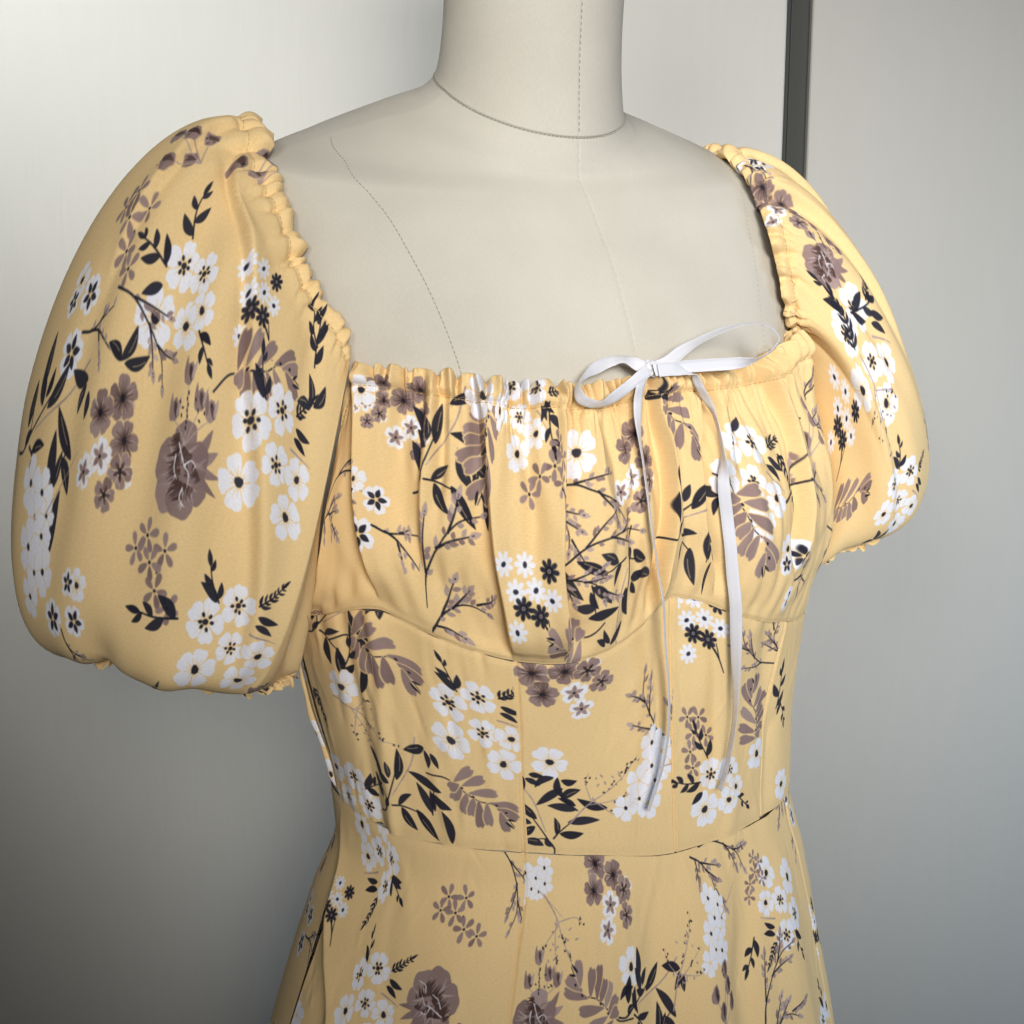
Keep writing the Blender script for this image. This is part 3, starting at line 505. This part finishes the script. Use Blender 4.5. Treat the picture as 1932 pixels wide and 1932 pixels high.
def print_image(key, uv, closed):
    u, v = uv; pad = .02; W, H = float(u[-1]), float(v[-1])
    c = Cloth(W, H); mir = key == 'sleeveL'; rg = np.random.RandomState(sum(map(ord, key)))
    L = [(m, a, b, t, s) for m, a, b, t, s in PLACED.get(key, [])]
    kinds = ['bouquet', 'branch', 'stars', 'dark', 'twig', 'daisies', 'cloud', 'pansies', 'posy', 'rose', 'single', 'speckle', 'feather']
    for i in range(int(W*H*9000)):
        a, b = rg.uniform(0, W), rg.uniform(0, H)
        if all(math.hypot(min(abs(a - q[1]), W - abs(a - q[1]) if closed else 9), b - q[2]) > .074 for q in L): L.append((kinds[rg.randint(len(kinds))], a, b, rg.uniform(-60, 60) + rg.choice([0, 180]), .95))
    for m, a, b, t, s in L:
        for w in ((-W, 0, W) if closed else (0,)):
            if -.05 < a + w < W + .05: MOTIF[m](c.at(a + w, b, t, s, mir), np.random.RandomState(int(abs(a*7919 + b*104729)*1000) % 100000))
    a_ = c.px; a_[1:-1] = .25*a_[:-2] + .5*a_[1:-1] + .25*a_[2:]; a_[:, 1:-1] = .25*a_[:, :-2] + .5*a_[:, 1:-1] + .25*a_[:, 2:]      # ink bleeds a little into the weave
    img = bpy.data.images.new('print_' + key, c.W, c.H, alpha=False); img.colorspace_settings.name = 'sRGB'
    px = np.ones((c.H, c.W, 4), np.float32); px[..., :3] = c.px; img.pixels.foreach_set(px.ravel()); img.update(); img.pack()
    return img, (W, H)
# ------------------------------------------------------------------ materials
def mat(name):
    m = bpy.data.materials.new(name); m.use_nodes = True; nt = m.node_tree; return m, nt, nt.nodes['Principled BSDF'], nt.nodes.new, nt.links.new
def noise(new, scale, detail=4, rough=.55): n = new('ShaderNodeTexNoise'); n.inputs['Scale'].default_value = scale; n.inputs['Detail'].default_value = detail; n.inputs['Roughness'].default_value = rough; return n
def ramp(new, stops):
    r = new('ShaderNodeValToRGB'); e = r.color_ramp.elements
    while len(e) < len(stops): e.new(.5)
    for k, (p, c) in zip(e, stops): k.position = p; k.color = (*c, 1) if len(c) == 3 else c
    return r
def bump(new, link, h, strength, dist, p, normal=None):
    b = new('ShaderNodeBump'); b.inputs['Strength'].default_value = strength; b.inputs['Distance'].default_value = dist
    link(h, b.inputs['Height'])
    if normal is not None: link(normal, b.inputs['Normal'])
    link(b.outputs[0], p.inputs['Normal']); return b
def weave(new, link, sock, pitch):
    """two crossed thread waves on cloth coordinates"""
    outs = []
    for ax in 'XY':
        w = new('ShaderNodeTexWave'); w.bands_direction = ax; w.inputs['Scale'].default_value = 1/pitch/ (2*math.pi)*2*math.pi/20*1.0
        w.inputs['Distortion'].default_value = 1.5; w.inputs['Detail'].default_value = 1; link(sock, w.inputs['Vector']); outs.append(w.outputs['Fac'])
    a = new('ShaderNodeMath'); a.operation = 'ADD'; link(outs[0], a.inputs[0]); link(outs[1], a.inputs[1]); return a.outputs[0]
def cloth_material(name, image, size):
    m, nt, p, new, link = mat(name)
    uv = new('ShaderNodeUVMap'); uv.uv_map = 'cloth'
    if image is not None:
        mp = new('ShaderNodeMapping'); mp.inputs['Scale'].default_value = (1/size[0], 1/size[1], 1); link(uv.outputs[0], mp.inputs[0])
        tx = new('ShaderNodeTexImage'); tx.image = image; tx.extension = 'EXTEND'; link(mp.outputs[0], tx.inputs[0]); col = tx.outputs[0]
    else:
        c = new('ShaderNodeRGB'); c.outputs[0].default_value = (*YELLOW, 1); col = c.outputs[0]
    n = noise(new, 60, 5); link(uv.outputs[0], n.inputs['Vector'])
    st = new('ShaderNodeMapping'); st.inputs['Scale'].default_value = (420, 1500, 1); link(uv.outputs[0], st.inputs[0])
    n2 = noise(new, 1, 2); link(st.outputs[0], n2.inputs['Vector'])
    a = new('ShaderNodeMath'); a.operation = 'MULTIPLY_ADD'; link(n.outputs[0], a.inputs[0]); a.inputs[1].default_value = .10; link(n2.outputs[0], a.inputs[2])
    rr = ramp(new, [(.25, (.87, .865, .85)), (.75, (1.0, 1.0, 1.0))]); link(a.outputs[0], rr.inputs[0])
    mx = new('ShaderNodeMix'); mx.data_type = 'RGBA'; mx.blend_type = 'MULTIPLY'; mx.inputs[0].default_value = 1; link(col, mx.inputs[6]); link(rr.outputs[0], mx.inputs[7])
    link(mx.outputs[2], p.inputs['Base Color'])
    p.inputs['Roughness'].default_value = .95; p.inputs['Specular IOR Level'].default_value = .10
    p.inputs['Sheen Weight'].default_value = .05; p.inputs['Sheen Roughness'].default_value = .5
    w = noise(new, 1, 1); ms = new('ShaderNodeMapping'); ms.inputs['Scale'].default_value = (1700, 1700, 1); link(uv.outputs[0], ms.inputs[0]); link(ms.outputs[0], w.inputs['Vector'])
    bb = bump(new, link, w.outputs[0], .25, .0003, p)
    cr = noise(new, 45, 3, .6); link(uv.outputs[0], cr.inputs['Vector'])
    b2 = new('ShaderNodeBump'); b2.inputs['Strength'].default_value = .15; b2.inputs['Distance'].default_value = .002; link(cr.outputs[0], b2.inputs['Height']); link(b2.outputs[0], bb.inputs['Normal'])
    return m

# ------------------------------------------------------------------ object helpers
def link_obj(name, me, material, parent=None, smooth=True):
    o = bpy.data.objects.new(name, me); scene.collection.objects.link(o)
    if material: me.materials.append(material)
    if parent: o.parent = parent
    return o
def grid_mesh(name, P, closed=False, uv=None):
    n, m = P.shape[:2]; me = bpy.data.meshes.new(name)
    idx = np.arange(n*m).reshape(n, m)
    if closed: idx = np.concatenate([idx, idx[:, :1]], 1)
    f = np.stack([idx[:-1, :-1], idx[:-1, 1:], idx[1:, 1:], idx[1:, :-1]], -1).reshape(-1, 4)
    me.vertices.add(n*m); me.vertices.foreach_set('co', np.ascontiguousarray(P, np.float32).ravel())
    me.loops.add(f.size); me.loops.foreach_set('vertex_index', f.ravel().astype(np.int32))
    me.polygons.add(len(f)); me.polygons.foreach_set('loop_start', np.arange(0, f.size, 4, dtype=np.int32))
    me.update(calc_edges=True); me.polygons.foreach_set('use_smooth', np.ones(len(f), bool))
    if uv is not None:
        u, v = uv; mm = idx.shape[1]; U, V = np.meshgrid(u[:mm], v)
        C = np.stack([U, V], -1); c = np.stack([C[:-1, :-1], C[:-1, 1:], C[1:, 1:], C[1:, :-1]], 2).reshape(-1, 2)
        me.uv_layers.new(name='cloth').data.foreach_set('uv', c.astype(np.float32).ravel())
    me.validate(); me.update(); return me
def poly_mesh(name, verts, faces, smooth=True):
    me = bpy.data.meshes.new(name); me.from_pydata([tuple(v) for v in verts], [], faces); me.update()
    if smooth: me.polygons.foreach_set('use_smooth', np.ones(len(me.polygons), bool))
    return me
def empty(name, loc): o = bpy.data.objects.new(name, None); scene.collection.objects.link(o); o.location = loc; o.empty_display_size = .05; return o
def tag(o, label=None, cat=None, kind=None):
    if label: o['label'] = label
    if cat: o['category'] = cat
    if kind: o['kind'] = kind
def box(v, f, x0, x1, y0, y1, z0, z1):
    k = len(v); v += [(x, y, z) for z in (z0, z1) for y in (y0, y1) for x in (x0, x1)]
    f += [tuple(k + i for i in q) for q in ((0, 2, 3, 1), (4, 5, 7, 6), (0, 1, 5, 4), (2, 6, 7, 3), (0, 4, 6, 2), (1, 3, 7, 5))]
def child(name, me, m, parent):
    """mesh in world coordinates under an empty that has a location"""
    o = link_obj(name, me, m, parent); o.matrix_parent_inverse = Matrix.Translation(parent.location).inverted(); return o
# ------------------------------------------------------------------ setting: the white cupboard front behind
WALL_Y = .42
def panel_material(name, base, grain):
    m, nt, p, new, link = mat(name); g = new('ShaderNodeNewGeometry')
    mp = new('ShaderNodeMapping'); mp.inputs['Scale'].default_value = (1, 1, .16); link(g.outputs['Position'], mp.inputs[0])
    n = noise(new, 55, 6, .6); n.inputs['Distortion'].default_value = 1.6; link(mp.outputs[0], n.inputs['Vector'])
    mp2 = new('ShaderNodeMapping'); mp2.inputs['Scale'].default_value = (190, 1, 7); link(g.outputs['Position'], mp2.inputs[0])
    n2 = noise(new, 1, 4, .7); link(mp2.outputs[0], n2.inputs['Vector'])
    a = new('ShaderNodeMath'); a.operation = 'MULTIPLY_ADD'; link(n2.outputs[0], a.inputs[0]); a.inputs[1].default_value = .25; link(n.outputs[0], a.inputs[2])
    r = ramp(new, [(.3, tuple(c*.965 for c in base)), (.95, base)]); link(a.outputs[0], r.inputs[0]); link(r.outputs[0], p.inputs['Base Color'])
    p.inputs['Roughness'].default_value = .55; p.inputs['Specular IOR Level'].default_value = .3
    bump(new, link, a.outputs[0], grain, .0012, p); return m
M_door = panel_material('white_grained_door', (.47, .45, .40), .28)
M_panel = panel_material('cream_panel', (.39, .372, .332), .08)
m, nt, p, new, link = mat('dark_channel'); p.inputs['Base Color'].default_value = (.035, .037, .033, 1); p.inputs['Roughness'].default_value = .7; M_dark = m
def slab(x0, x1, z0, z1, y0, y1, r=.003):
    """panel with eased edges"""
    import bmesh
    v, f = [], []; box(v, f, x0, x1, y0, y1, z0, z1); me = poly_mesh('panel', v, f, False)
    bm = bmesh.new(); bm.from_mesh(me); bmesh.ops.bevel(bm, geom=bm.edges[:], offset=r, segments=3, affect='EDGES', profile=.6); bm.to_mesh(me); bm.free(); return me
XS0, XS1 = .2442, .2664       # dark channel between the two doors
wall = empty('back_wall', (0, WALL_Y, 0)); tag(wall, kind='structure')
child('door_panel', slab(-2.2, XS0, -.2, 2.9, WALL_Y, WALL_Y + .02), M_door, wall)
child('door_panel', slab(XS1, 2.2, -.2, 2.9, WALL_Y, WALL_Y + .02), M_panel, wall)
v, f = [], []; box(v, f, XS0 + .0002, XS1 - .0002, WALL_Y + .012, WALL_Y + .03, -.2, 2.9); box(v, f, XS0 + .0052, XS0 + .0062, WALL_Y + .009, WALL_Y + .0121, -.2, 2.9)
child('dark_channel', poly_mesh('dark_channel', v, f, False), M_dark, wall)

# ------------------------------------------------------------------ dress form
m, nt, p, new, link = mat('linen_cover'); g = new('ShaderNodeTexCoord')
n = noise(new, 9, 4); link(g.outputs['Object'], n.inputs['Vector'])
mp = new('ShaderNodeMapping'); mp.inputs['Scale'].default_value = (1500, 1500, 420); link(g.outputs['Object'], mp.inputs[0]); n2 = noise(new, 1, 2); link(mp.outputs[0], n2.inputs['Vector'])
a = new('ShaderNodeMath'); a.operation = 'MULTIPLY_ADD'; link(n2.outputs[0], a.inputs[0]); a.inputs[1].default_value = .5; link(n.outputs[0], a.inputs[2])
r = ramp(new, [(.45, (.515, .485, .415)), (1.05, (.625, .592, .515))]); link(a.outputs[0], r.inputs[0]); link(r.outputs[0], p.inputs['Base Color'])
p.inputs['Roughness'].default_value = .8; p.inputs['Specular IOR Level'].default_value = .2; bump(new, link, n2.outputs[0], .25, .0004, p); M_linen = m
m, nt, p, new, link = mat('grey_thread'); p.inputs['Base Color'].default_value = (.31, .295, .25, 1); p.inputs['Roughness'].default_value = .9; M_thread = m

form = empty('dress_form', tuple(l2w([0, 0, -.25]))); tag(form, 'cream fabric covered dress form with bare neck and shoulders', 'dress form')
NS, NP = 640, 480
ss = np.linspace(0, 14, NS)[:, None]; pp = (np.arange(NP)/NP*2*np.pi - np.pi)[None]
B = body(ss + 0*pp, pp + 0*ss); nb = normals(B, True)
groove = .0011*np.exp(-((ss - 11.85)/.035)**2) + 0*pp
groove += .0003*np.exp(-(np.degrees(pp)/.5)**2)
B = B - nb*groove[..., None]
cut = int(NS*11.85/14)
child('torso', grid_mesh('torso', l2w(B[:cut + 1]), True), M_linen, form)
child('neck', grid_mesh('neck', l2w(B[cut:]), True), M_linen, form)
def stitches(path, step=.0034, length=.0019, r=.00028):
    """row of thread dashes along a path (world points + normals)"""
    X, N = path; L = np.r_[0, np.cumsum(np.linalg.norm(np.diff(X, axis=0), axis=1))]; v, f = [], []
    for d in np.arange(step, L[-1], step):
        c = np.array([np.interp(d, L, X[:, k]) for k in range(3)]); e = np.array([np.interp(min(d + length, L[-1]), L, X[:, k]) for k in range(3)])
        n = np.array([np.interp(d, L, N[:, k]) for k in range(3)]); t = e - c
        if np.linalg.norm(t) < 1e-6: continue
        s = np.cross(t/np.linalg.norm(t), n)*r; k = len(v)
        v += [c - s, c + s, (c + e)/2 + s + n*r*1.6, (c + e)/2 - s + n*r*1.6, e + s, e - s]; f += [(k, k+1, k+2, k+3), (k+3, k+2, k+4, k+5)]
    return poly_mesh('stitching', v, f)
def body_path(s, deg):
    X = body(np.asarray(s, float), np.radians(np.asarray(deg, float))); e = 1e-3
    n = np.cross(body(np.asarray(s, float), np.radians(deg) + e) - X, body(np.asarray(s, float) + e, np.radians(deg)) - X); n /= np.linalg.norm(n, axis=1, keepdims=True)
    W = l2w(X + n*.0001); Wn = l2w(X + n) - l2w(X); return W, Wn
dg = np.linspace(-150, 150, 400)
child('neck_seam', stitches(body_path(np.full(400, 11.85), dg), .0026, .0019), M_thread, form)
s_ = np.linspace(11.85, 13.6, 200); child('front_neck_seam', stitches(body_path(s_, 0*s_), .0036, .0022), M_thread, form)
s_ = np.linspace(5.0, 11.85, 300); child('centre_front_seam', stitches(body_path(s_, 0*s_), .0046, .0008, .00010), M_thread, form)
s_ = np.linspace(5.0, 9.2, 300); dl = -pchip([5, 5.4, 6.5, 7.4, 8.7, 9.2], [48, 50.3, 58.6, 64.3, 75.8, 88], s_)
child('princess_seam', stitches(body_path(s_, dl), .0030, .0020), M_thread, form); child('princess_seam', stitches(body_path(s_, -dl), .0034, .0012, .00018), M_thread, form)

# ------------------------------------------------------------------ dress
m, nt, p, new, link = mat('yellow_thread'); p.inputs['Base Color'].default_value = (.50, .33, .13, 1); p.inputs['Roughness'].default_value = .8; M_yarn = m
dress = empty('dress', tuple(l2w([0, 0, -.5]))); tag(dress, 'yellow floral dress with gathered neckline and puff sleeves on the form', 'dress')
for key, name, P, closed, r0 in dress_grids():
    uv = uv_grid(np.concatenate([P, P[:, :1]], 1) if closed else P, closed, r0)
    img, size = print_image(key, uv, closed)
    part = child(name, grid_mesh(name, l2w(P), closed, uv), cloth_material(name + '_cloth', img, size), dress)
    if key in ('bust', 'sleeveL', 'sleeveR'):      # the row of machine stitches that closes the drawstring channel
        row = r0 + int(.092*330) if key == 'bust' else r0 + int(.042*330); W_ = l2w(P); nn = normals(W_, closed); nn = nn[row]*(1 if key == 'sleeveL' else -1); X = W_[row] + nn*.0002
        sel = slice(90, 1150) if key == 'bust' else slice(4, 270); o_ = child('channel_stitching', stitches((X[sel], nn[sel]), .0030, .0021, .00022), M_yarn, dress)
RIBBON = {
 'loop_a': [(-5.7, -127.9, 298.2, -7.9, -128.6, 295.0), (-10.7, -125.2, 301.8, -13.6, -125.9, 296.4), (-17.2, -120.6, 303.8, -20.9, -125.0, 301.0), (-24.7, -115.6, 303.9, -26.2, -120.8, 298.6), (-35.9, -117.8, 302.0, -35.8, -121.9, 295.3), (-46.2, -121.0, 296.7, -48.6, -128.5, 294.1), (-53.7, -125.0, 291.4, -56.4, -132.7, 291.9), (-59.1, -128.9, 286.9, -58.6, -137.0, 288.8), (-59.0, -131.6, 281.9, -56.2, -137.2, 285.0), (-52.2, -132.8, 278.2, -51.1, -137.2, 282.2), (-43.7, -132.6, 277.4, -46.1, -137.4, 281.2), (-34.7, -133.5, 280.0, -36.8, -135.6, 285.7), (-24.4, -132.8, 284.1, -25.7, -133.8, 291.5), (-16.3, -134.1, 290.0, -17.1, -134.2, 297.1), (-10.4, -133.8, 295.0, -11.4, -133.7, 297.7)],
 'loop_b': [(-2.9, -125.5, 297.3, -2.0, -126.5, 295.1), (7.0, -125.1, 302.6, 11.3, -129.8, 298.6), (19.3, -123.9, 307.8, 19.6, -128.7, 303.5), (31.5, -122.9, 311.7, 29.8, -129.6, 309.1), (40.3, -126.7, 315.7, 37.8, -132.9, 313.6), (48.7, -130.9, 318.9, 45.2, -137.5, 317.2), (56.9, -135.2, 320.5, 52.5, -142.2, 319.9), (65.0, -139.8, 320.9, 60.2, -146.4, 320.8), (70.3, -143.2, 319.3, 64.7, -149.4, 319.4), (74.6, -145.4, 315.6, 67.8, -152.1, 315.8), (75.8, -147.1, 311.6, 69.2, -153.7, 312.3), (73.8, -146.9, 307.8, 67.7, -152.6, 308.8), (69.8, -145.5, 303.9, 63.7, -151.1, 305.0), (64.6, -142.3, 300.2, 58.7, -146.8, 301.2), (59.0, -140.4, 297.1, 56.6, -145.1, 301.0), (46.3, -138.8, 294.7, 46.8, -139.9, 300.9), (32.1, -136.3, 293.6, 32.1, -136.7, 301.5), (16.5, -134.6, 293.8, 16.4, -135.1, 301.0), (3.5, -134.2, 294.6, 5.3, -135.1, 300.1), (-6.9, -134.9, 295.1, -7.2, -133.9, 298.2)],
 'tail_a': [(-13.2, -131.6, 296.3, -8.1, -132.1, 296.9), (-16.8, -133.5, 293.6, -10.3, -133.5, 294.1), (-19.5, -133.8, 287.5, -12.3, -132.9, 288.7), (-20.4, -132.1, 278.4, -13.5, -130.9, 280.5), (-21.3, -133.5, 269.6, -14.6, -131.0, 271.5), (-22.0, -136.3, 261.9, -15.7, -131.5, 262.6), (-23.0, -139.7, 255.2, -17.2, -133.7, 254.8), (-23.7, -142.8, 247.6, -18.4, -136.8, 246.3), (-24.8, -145.8, 240.1, -19.5, -139.7, 238.6), (-25.5, -148.1, 232.4, -20.2, -142.1, 230.9), (-26.0, -150.4, 222.9, -20.6, -144.5, 221.3), (-26.8, -153.4, 210.8, -21.4, -147.5, 209.1), (-24.4, -152.7, 196.7, -19.1, -146.7, 194.9), (-20.0, -149.2, 179.8, -14.8, -143.3, 177.8), (-20.7, -153.5, 165.8, -15.3, -147.6, 163.7), (-16.6, -148.1, 150.7, -11.3, -142.3, 148.5), (-14.5, -145.1, 136.2, -9.2, -139.3, 133.9), (-11.2, -141.4, 121.1, -5.9, -135.6, 118.7), (-9.2, -139.2, 106.5, -3.9, -133.5, 103.9), (-7.9, -136.9, 91.7, -2.5, -131.3, 89.1), (-7.9, -134.9, 77.1, -2.4, -129.3, 74.3), (-10.1, -133.1, 61.5, -4.4, -127.7, 58.3), (-11.9, -131.0, 51.2, -6.1, -125.7, 47.8), (-15.0, -129.5, 41.4, -9.4, -124.3, 37.7), (-17.7, -128.9, 33.8, -12.1, -123.6, 30.1), (-20.1, -127.6, 26.8, -14.7, -122.4, 22.2)],
 'tail_b': [(-5.7, -136.4, 297.7, -5.6, -137.0, 295.2), (4.0, -136.8, 298.1, 3.5, -137.3, 295.0), (12.5, -135.7, 296.5, 14.1, -137.1, 294.3), (18.2, -135.3, 293.4, 18.6, -138.0, 293.0), (21.1, -137.0, 285.3, 22.8, -140.7, 284.2), (26.0, -136.1, 277.5, 27.8, -140.9, 276.6), (30.8, -136.6, 269.8, 29.6, -143.2, 269.1), (32.8, -138.1, 262.5, 31.0, -144.5, 261.1), (32.7, -141.0, 253.6, 30.9, -147.2, 252.9), (31.4, -144.3, 244.9, 29.4, -151.2, 245.6), (29.6, -145.9, 238.8, 30.3, -152.1, 239.2), (26.6, -146.6, 228.9, 32.8, -150.6, 231.8), (26.8, -146.6, 223.8, 32.9, -150.7, 226.2), (29.2, -145.6, 207.9, 35.7, -149.3, 207.9), (30.6, -146.6, 189.0, 36.7, -150.2, 189.0), (32.4, -145.7, 169.4, 38.0, -150.1, 169.7), (34.2, -145.7, 156.5, 39.1, -149.6, 156.7), (36.8, -143.0, 141.7, 40.9, -146.7, 141.3), (40.3, -138.4, 119.1, 42.2, -143.0, 119.3), (43.6, -134.0, 96.1, 43.7, -139.6, 97.7), (45.1, -129.7, 73.0, 43.3, -136.4, 74.7), (44.2, -125.3, 52.8, 42.3, -132.2, 54.0), (42.0, -122.9, 37.8, 40.2, -129.8, 39.0), (38.6, -121.1, 26.0, 36.6, -127.9, 27.1)],
}
# ------------------------------------------------------------------ white ribbon tied in a bow (edge pairs, millimetres in the form frame)
m, nt, p, new, link = mat('white_satin'); uv = new('ShaderNodeUVMap'); uv.uv_map = 'cloth'
p.inputs['Base Color'].default_value = (.73, .73, .78, 1); p.inputs['Roughness'].default_value = .36; p.inputs['Specular IOR Level'].default_value = .55; p.inputs['Anisotropic'].default_value = .6; p.inputs['Sheen Weight'].default_value = .2
w = new('ShaderNodeTexWave'); w.bands_direction = 'Y'; mpn = new('ShaderNodeMapping'); mpn.inputs['Scale'].default_value = (1, 1, 1); link(uv.outputs[0], mpn.inputs[0]); link(mpn.outputs[0], w.inputs['Vector']); w.inputs['Scale'].default_value = 420
w2 = noise(new, 1, 2); mp2 = new('ShaderNodeMapping'); mp2.inputs['Scale'].default_value = (5000, 300, 1); link(uv.outputs[0], mp2.inputs[0]); link(mp2.outputs[0], w2.inputs['Vector'])
bump(new, link, w2.outputs[0], .12, .0002, p); M_satin = m
bow = empty('ribbon_bow', tuple(l2w([.0, -.13, .285]))); tag(bow, 'white satin ribbon bow with two long tails at the neckline', 'ribbon')
def ribbon(name, key):
    R = np.array(RIBBON[key])/1000; n = 30*len(R)
    A, B = R[:, :3], R[:, 3:]; C = (A + B)/2; Wd = A - B; Wd = Wd/np.linalg.norm(Wd, axis=1, keepdims=True)*.0074
    t = np.r_[0, np.cumsum(np.linalg.norm(np.diff(C, axis=0), axis=1))]; q = np.linspace(0, t[-1], n)
    def cr(X):   # smooth interpolation on the knots
        m_ = np.gradient(X, t, axis=0); i = np.clip(np.searchsorted(t, q, side='right') - 1, 0, len(t) - 2); h = (t[i+1] - t[i])[:, None]; s = ((q - t[i])/(t[i+1] - t[i]))[:, None]; s2, s3 = s*s, s**3
        return (2*s3 - 3*s2 + 1)*X[i] + (s3 - 2*s2 + s)*h*m_[i] + (3*s2 - 2*s3)*X[i+1] + (s3 - s2)*h*m_[i+1]
    c = cr(C); wd = cr(Wd); wd = wd/np.linalg.norm(wd, axis=1, keepdims=True)*.0074
    nn = np.cross(np.gradient(c, axis=0), wd); nn /= np.maximum(np.linalg.norm(nn, axis=1, keepdims=True), 1e-9)
    f = np.array([-.5, -.46, -.42, -.2, 0, .2, .42, .46, .5]); lip = np.array([.00012, .00022, 0, 0, 0, 0, 0, .00022, .00012])
    P = c[:, None] + wd[:, None]*f[None, :, None] + nn[:, None]*lip[None, :, None]
    me = grid_mesh(name, l2w(P), False, (f*.0074, q)); o = child(name, me, M_satin, bow)
    s = o.modifiers.new('thickness', 'SOLIDIFY'); s.thickness = .0003; s.offset = 0; return o
for k, nm in (('loop_a', 'loop'), ('loop_b', 'loop'), ('tail_a', 'tail'), ('tail_b', 'tail')): ribbon(nm, k)
# the knot: a short band wrapped round the crossing, with pulled creases
kc = np.array(RIBBON['loop_a'][0]).reshape(2, 3).mean(0)/2000 + np.array(RIBBON['loop_b'][0]).reshape(2, 3).mean(0)/2000
a = np.linspace(0, 2*np.pi, 48, endpoint=False)[None]; b = np.linspace(-1, 1, 26)[:, None]
r = .0047*(1 - .35*np.abs(b)**2.5) + .0004*np.sin(5*a + 3*b) + .0003*np.sin(9*a - 5*b)
ax = np.array([.35, .1, .93]); ax /= np.linalg.norm(ax); e1 = np.array([.93, 0, -.35]); e2 = np.cross(ax, e1)
K = kc + ax*(b*.0046)[..., None] + (r*np.cos(a))[..., None]*e1*1.15 + (r*np.sin(a))[..., None]*e2*.85
child('knot', grid_mesh('knot', l2w(K), True, (np.linspace(0, .02, 49), np.linspace(0, .009, 26))), M_satin, bow)
# frayed thread ends where the sleeve meets the neckline
m, nt, p, new, link = mat('loose_thread'); p.inputs['Base Color'].default_value = (.30, .20, .10, 1); p.inputs['Roughness'].default_value = .9
rg = np.random.RandomState(5); v, f = [], []
for i in range(26):
    c0 = np.array([.146, -.076, .312]) + rg.normal(size=3)*(.004, .002, .010); d = rg.normal(size=3)*(1, .5, 1) + (-.3, -.6, -.2); d /= np.linalg.norm(d); L = rg.uniform(.004, .012); cv = rg.normal(size=3)*.35
    q = np.linspace(0, 1, 8)[:, None]; X = l2w(c0 + d*L*q + cv*L*q*q); tv = np.gradient(X, axis=0); s1 = np.cross(tv, [0, 0, 1.]); s1 /= np.linalg.norm(s1, axis=1, keepdims=True); s2 = np.cross(tv, s1); s2 /= np.linalg.norm(s2, axis=1, keepdims=True); k = len(v)
    for j in range(8):
        for an in (0, 2.09, 4.19): v.append(X[j] + .00017*(math.cos(an)*s1[j] + math.sin(an)*s2[j]))
    f += [(k + 3*j + e, k + 3*j + (e + 1) % 3, k + 3*j + 3 + (e + 1) % 3, k + 3*j + 3 + e) for j in range(7) for e in range(3)]
child('frayed_threads', poly_mesh('frayed_threads', v, f), m, dress)
# raw seam allowance that turns out along the side seam
t = np.linspace(0, 1, 160)[:, None]; w = np.linspace(0, 1, 12)[None]; z = .150 + (.022 - .150)*t
base = torso(np.radians(-94 + 0*z), z, .001); outw = base*np.array([1, 1, 0]); outw /= np.linalg.norm(outw, axis=-1, keepdims=True); tang = np.array([outw[..., 1], -outw[..., 0], 0*outw[..., 0]]).transpose(1, 2, 0)
wid = .0042*(1 + .15*np.sin(t*13) + .08*np.sin(t*31 + 1))*np.minimum(1, np.minimum(t, 1 - t)*14 + .15)
F_ = base - outw*.001 + outw*(wid*np.sin(w*2.2))[..., None] + tang*(.004*w*w + .0006*np.sin(t*23)*w)[..., None]
us, vs_ = np.linspace(.0, .011, 12), np.linspace(.02, .15, 160); im, sz = print_image('bodice1', (np.array([0, .05]), np.array([0, .18])), False)
fl = child('seam_allowance', grid_mesh('seam_allowance', l2w(F_), False, (us, vs_)), cloth_material('seam_allowance_cloth', im, sz), dress); sm_ = fl.modifiers.new('thickness', 'SOLIDIFY'); sm_.thickness = .0008
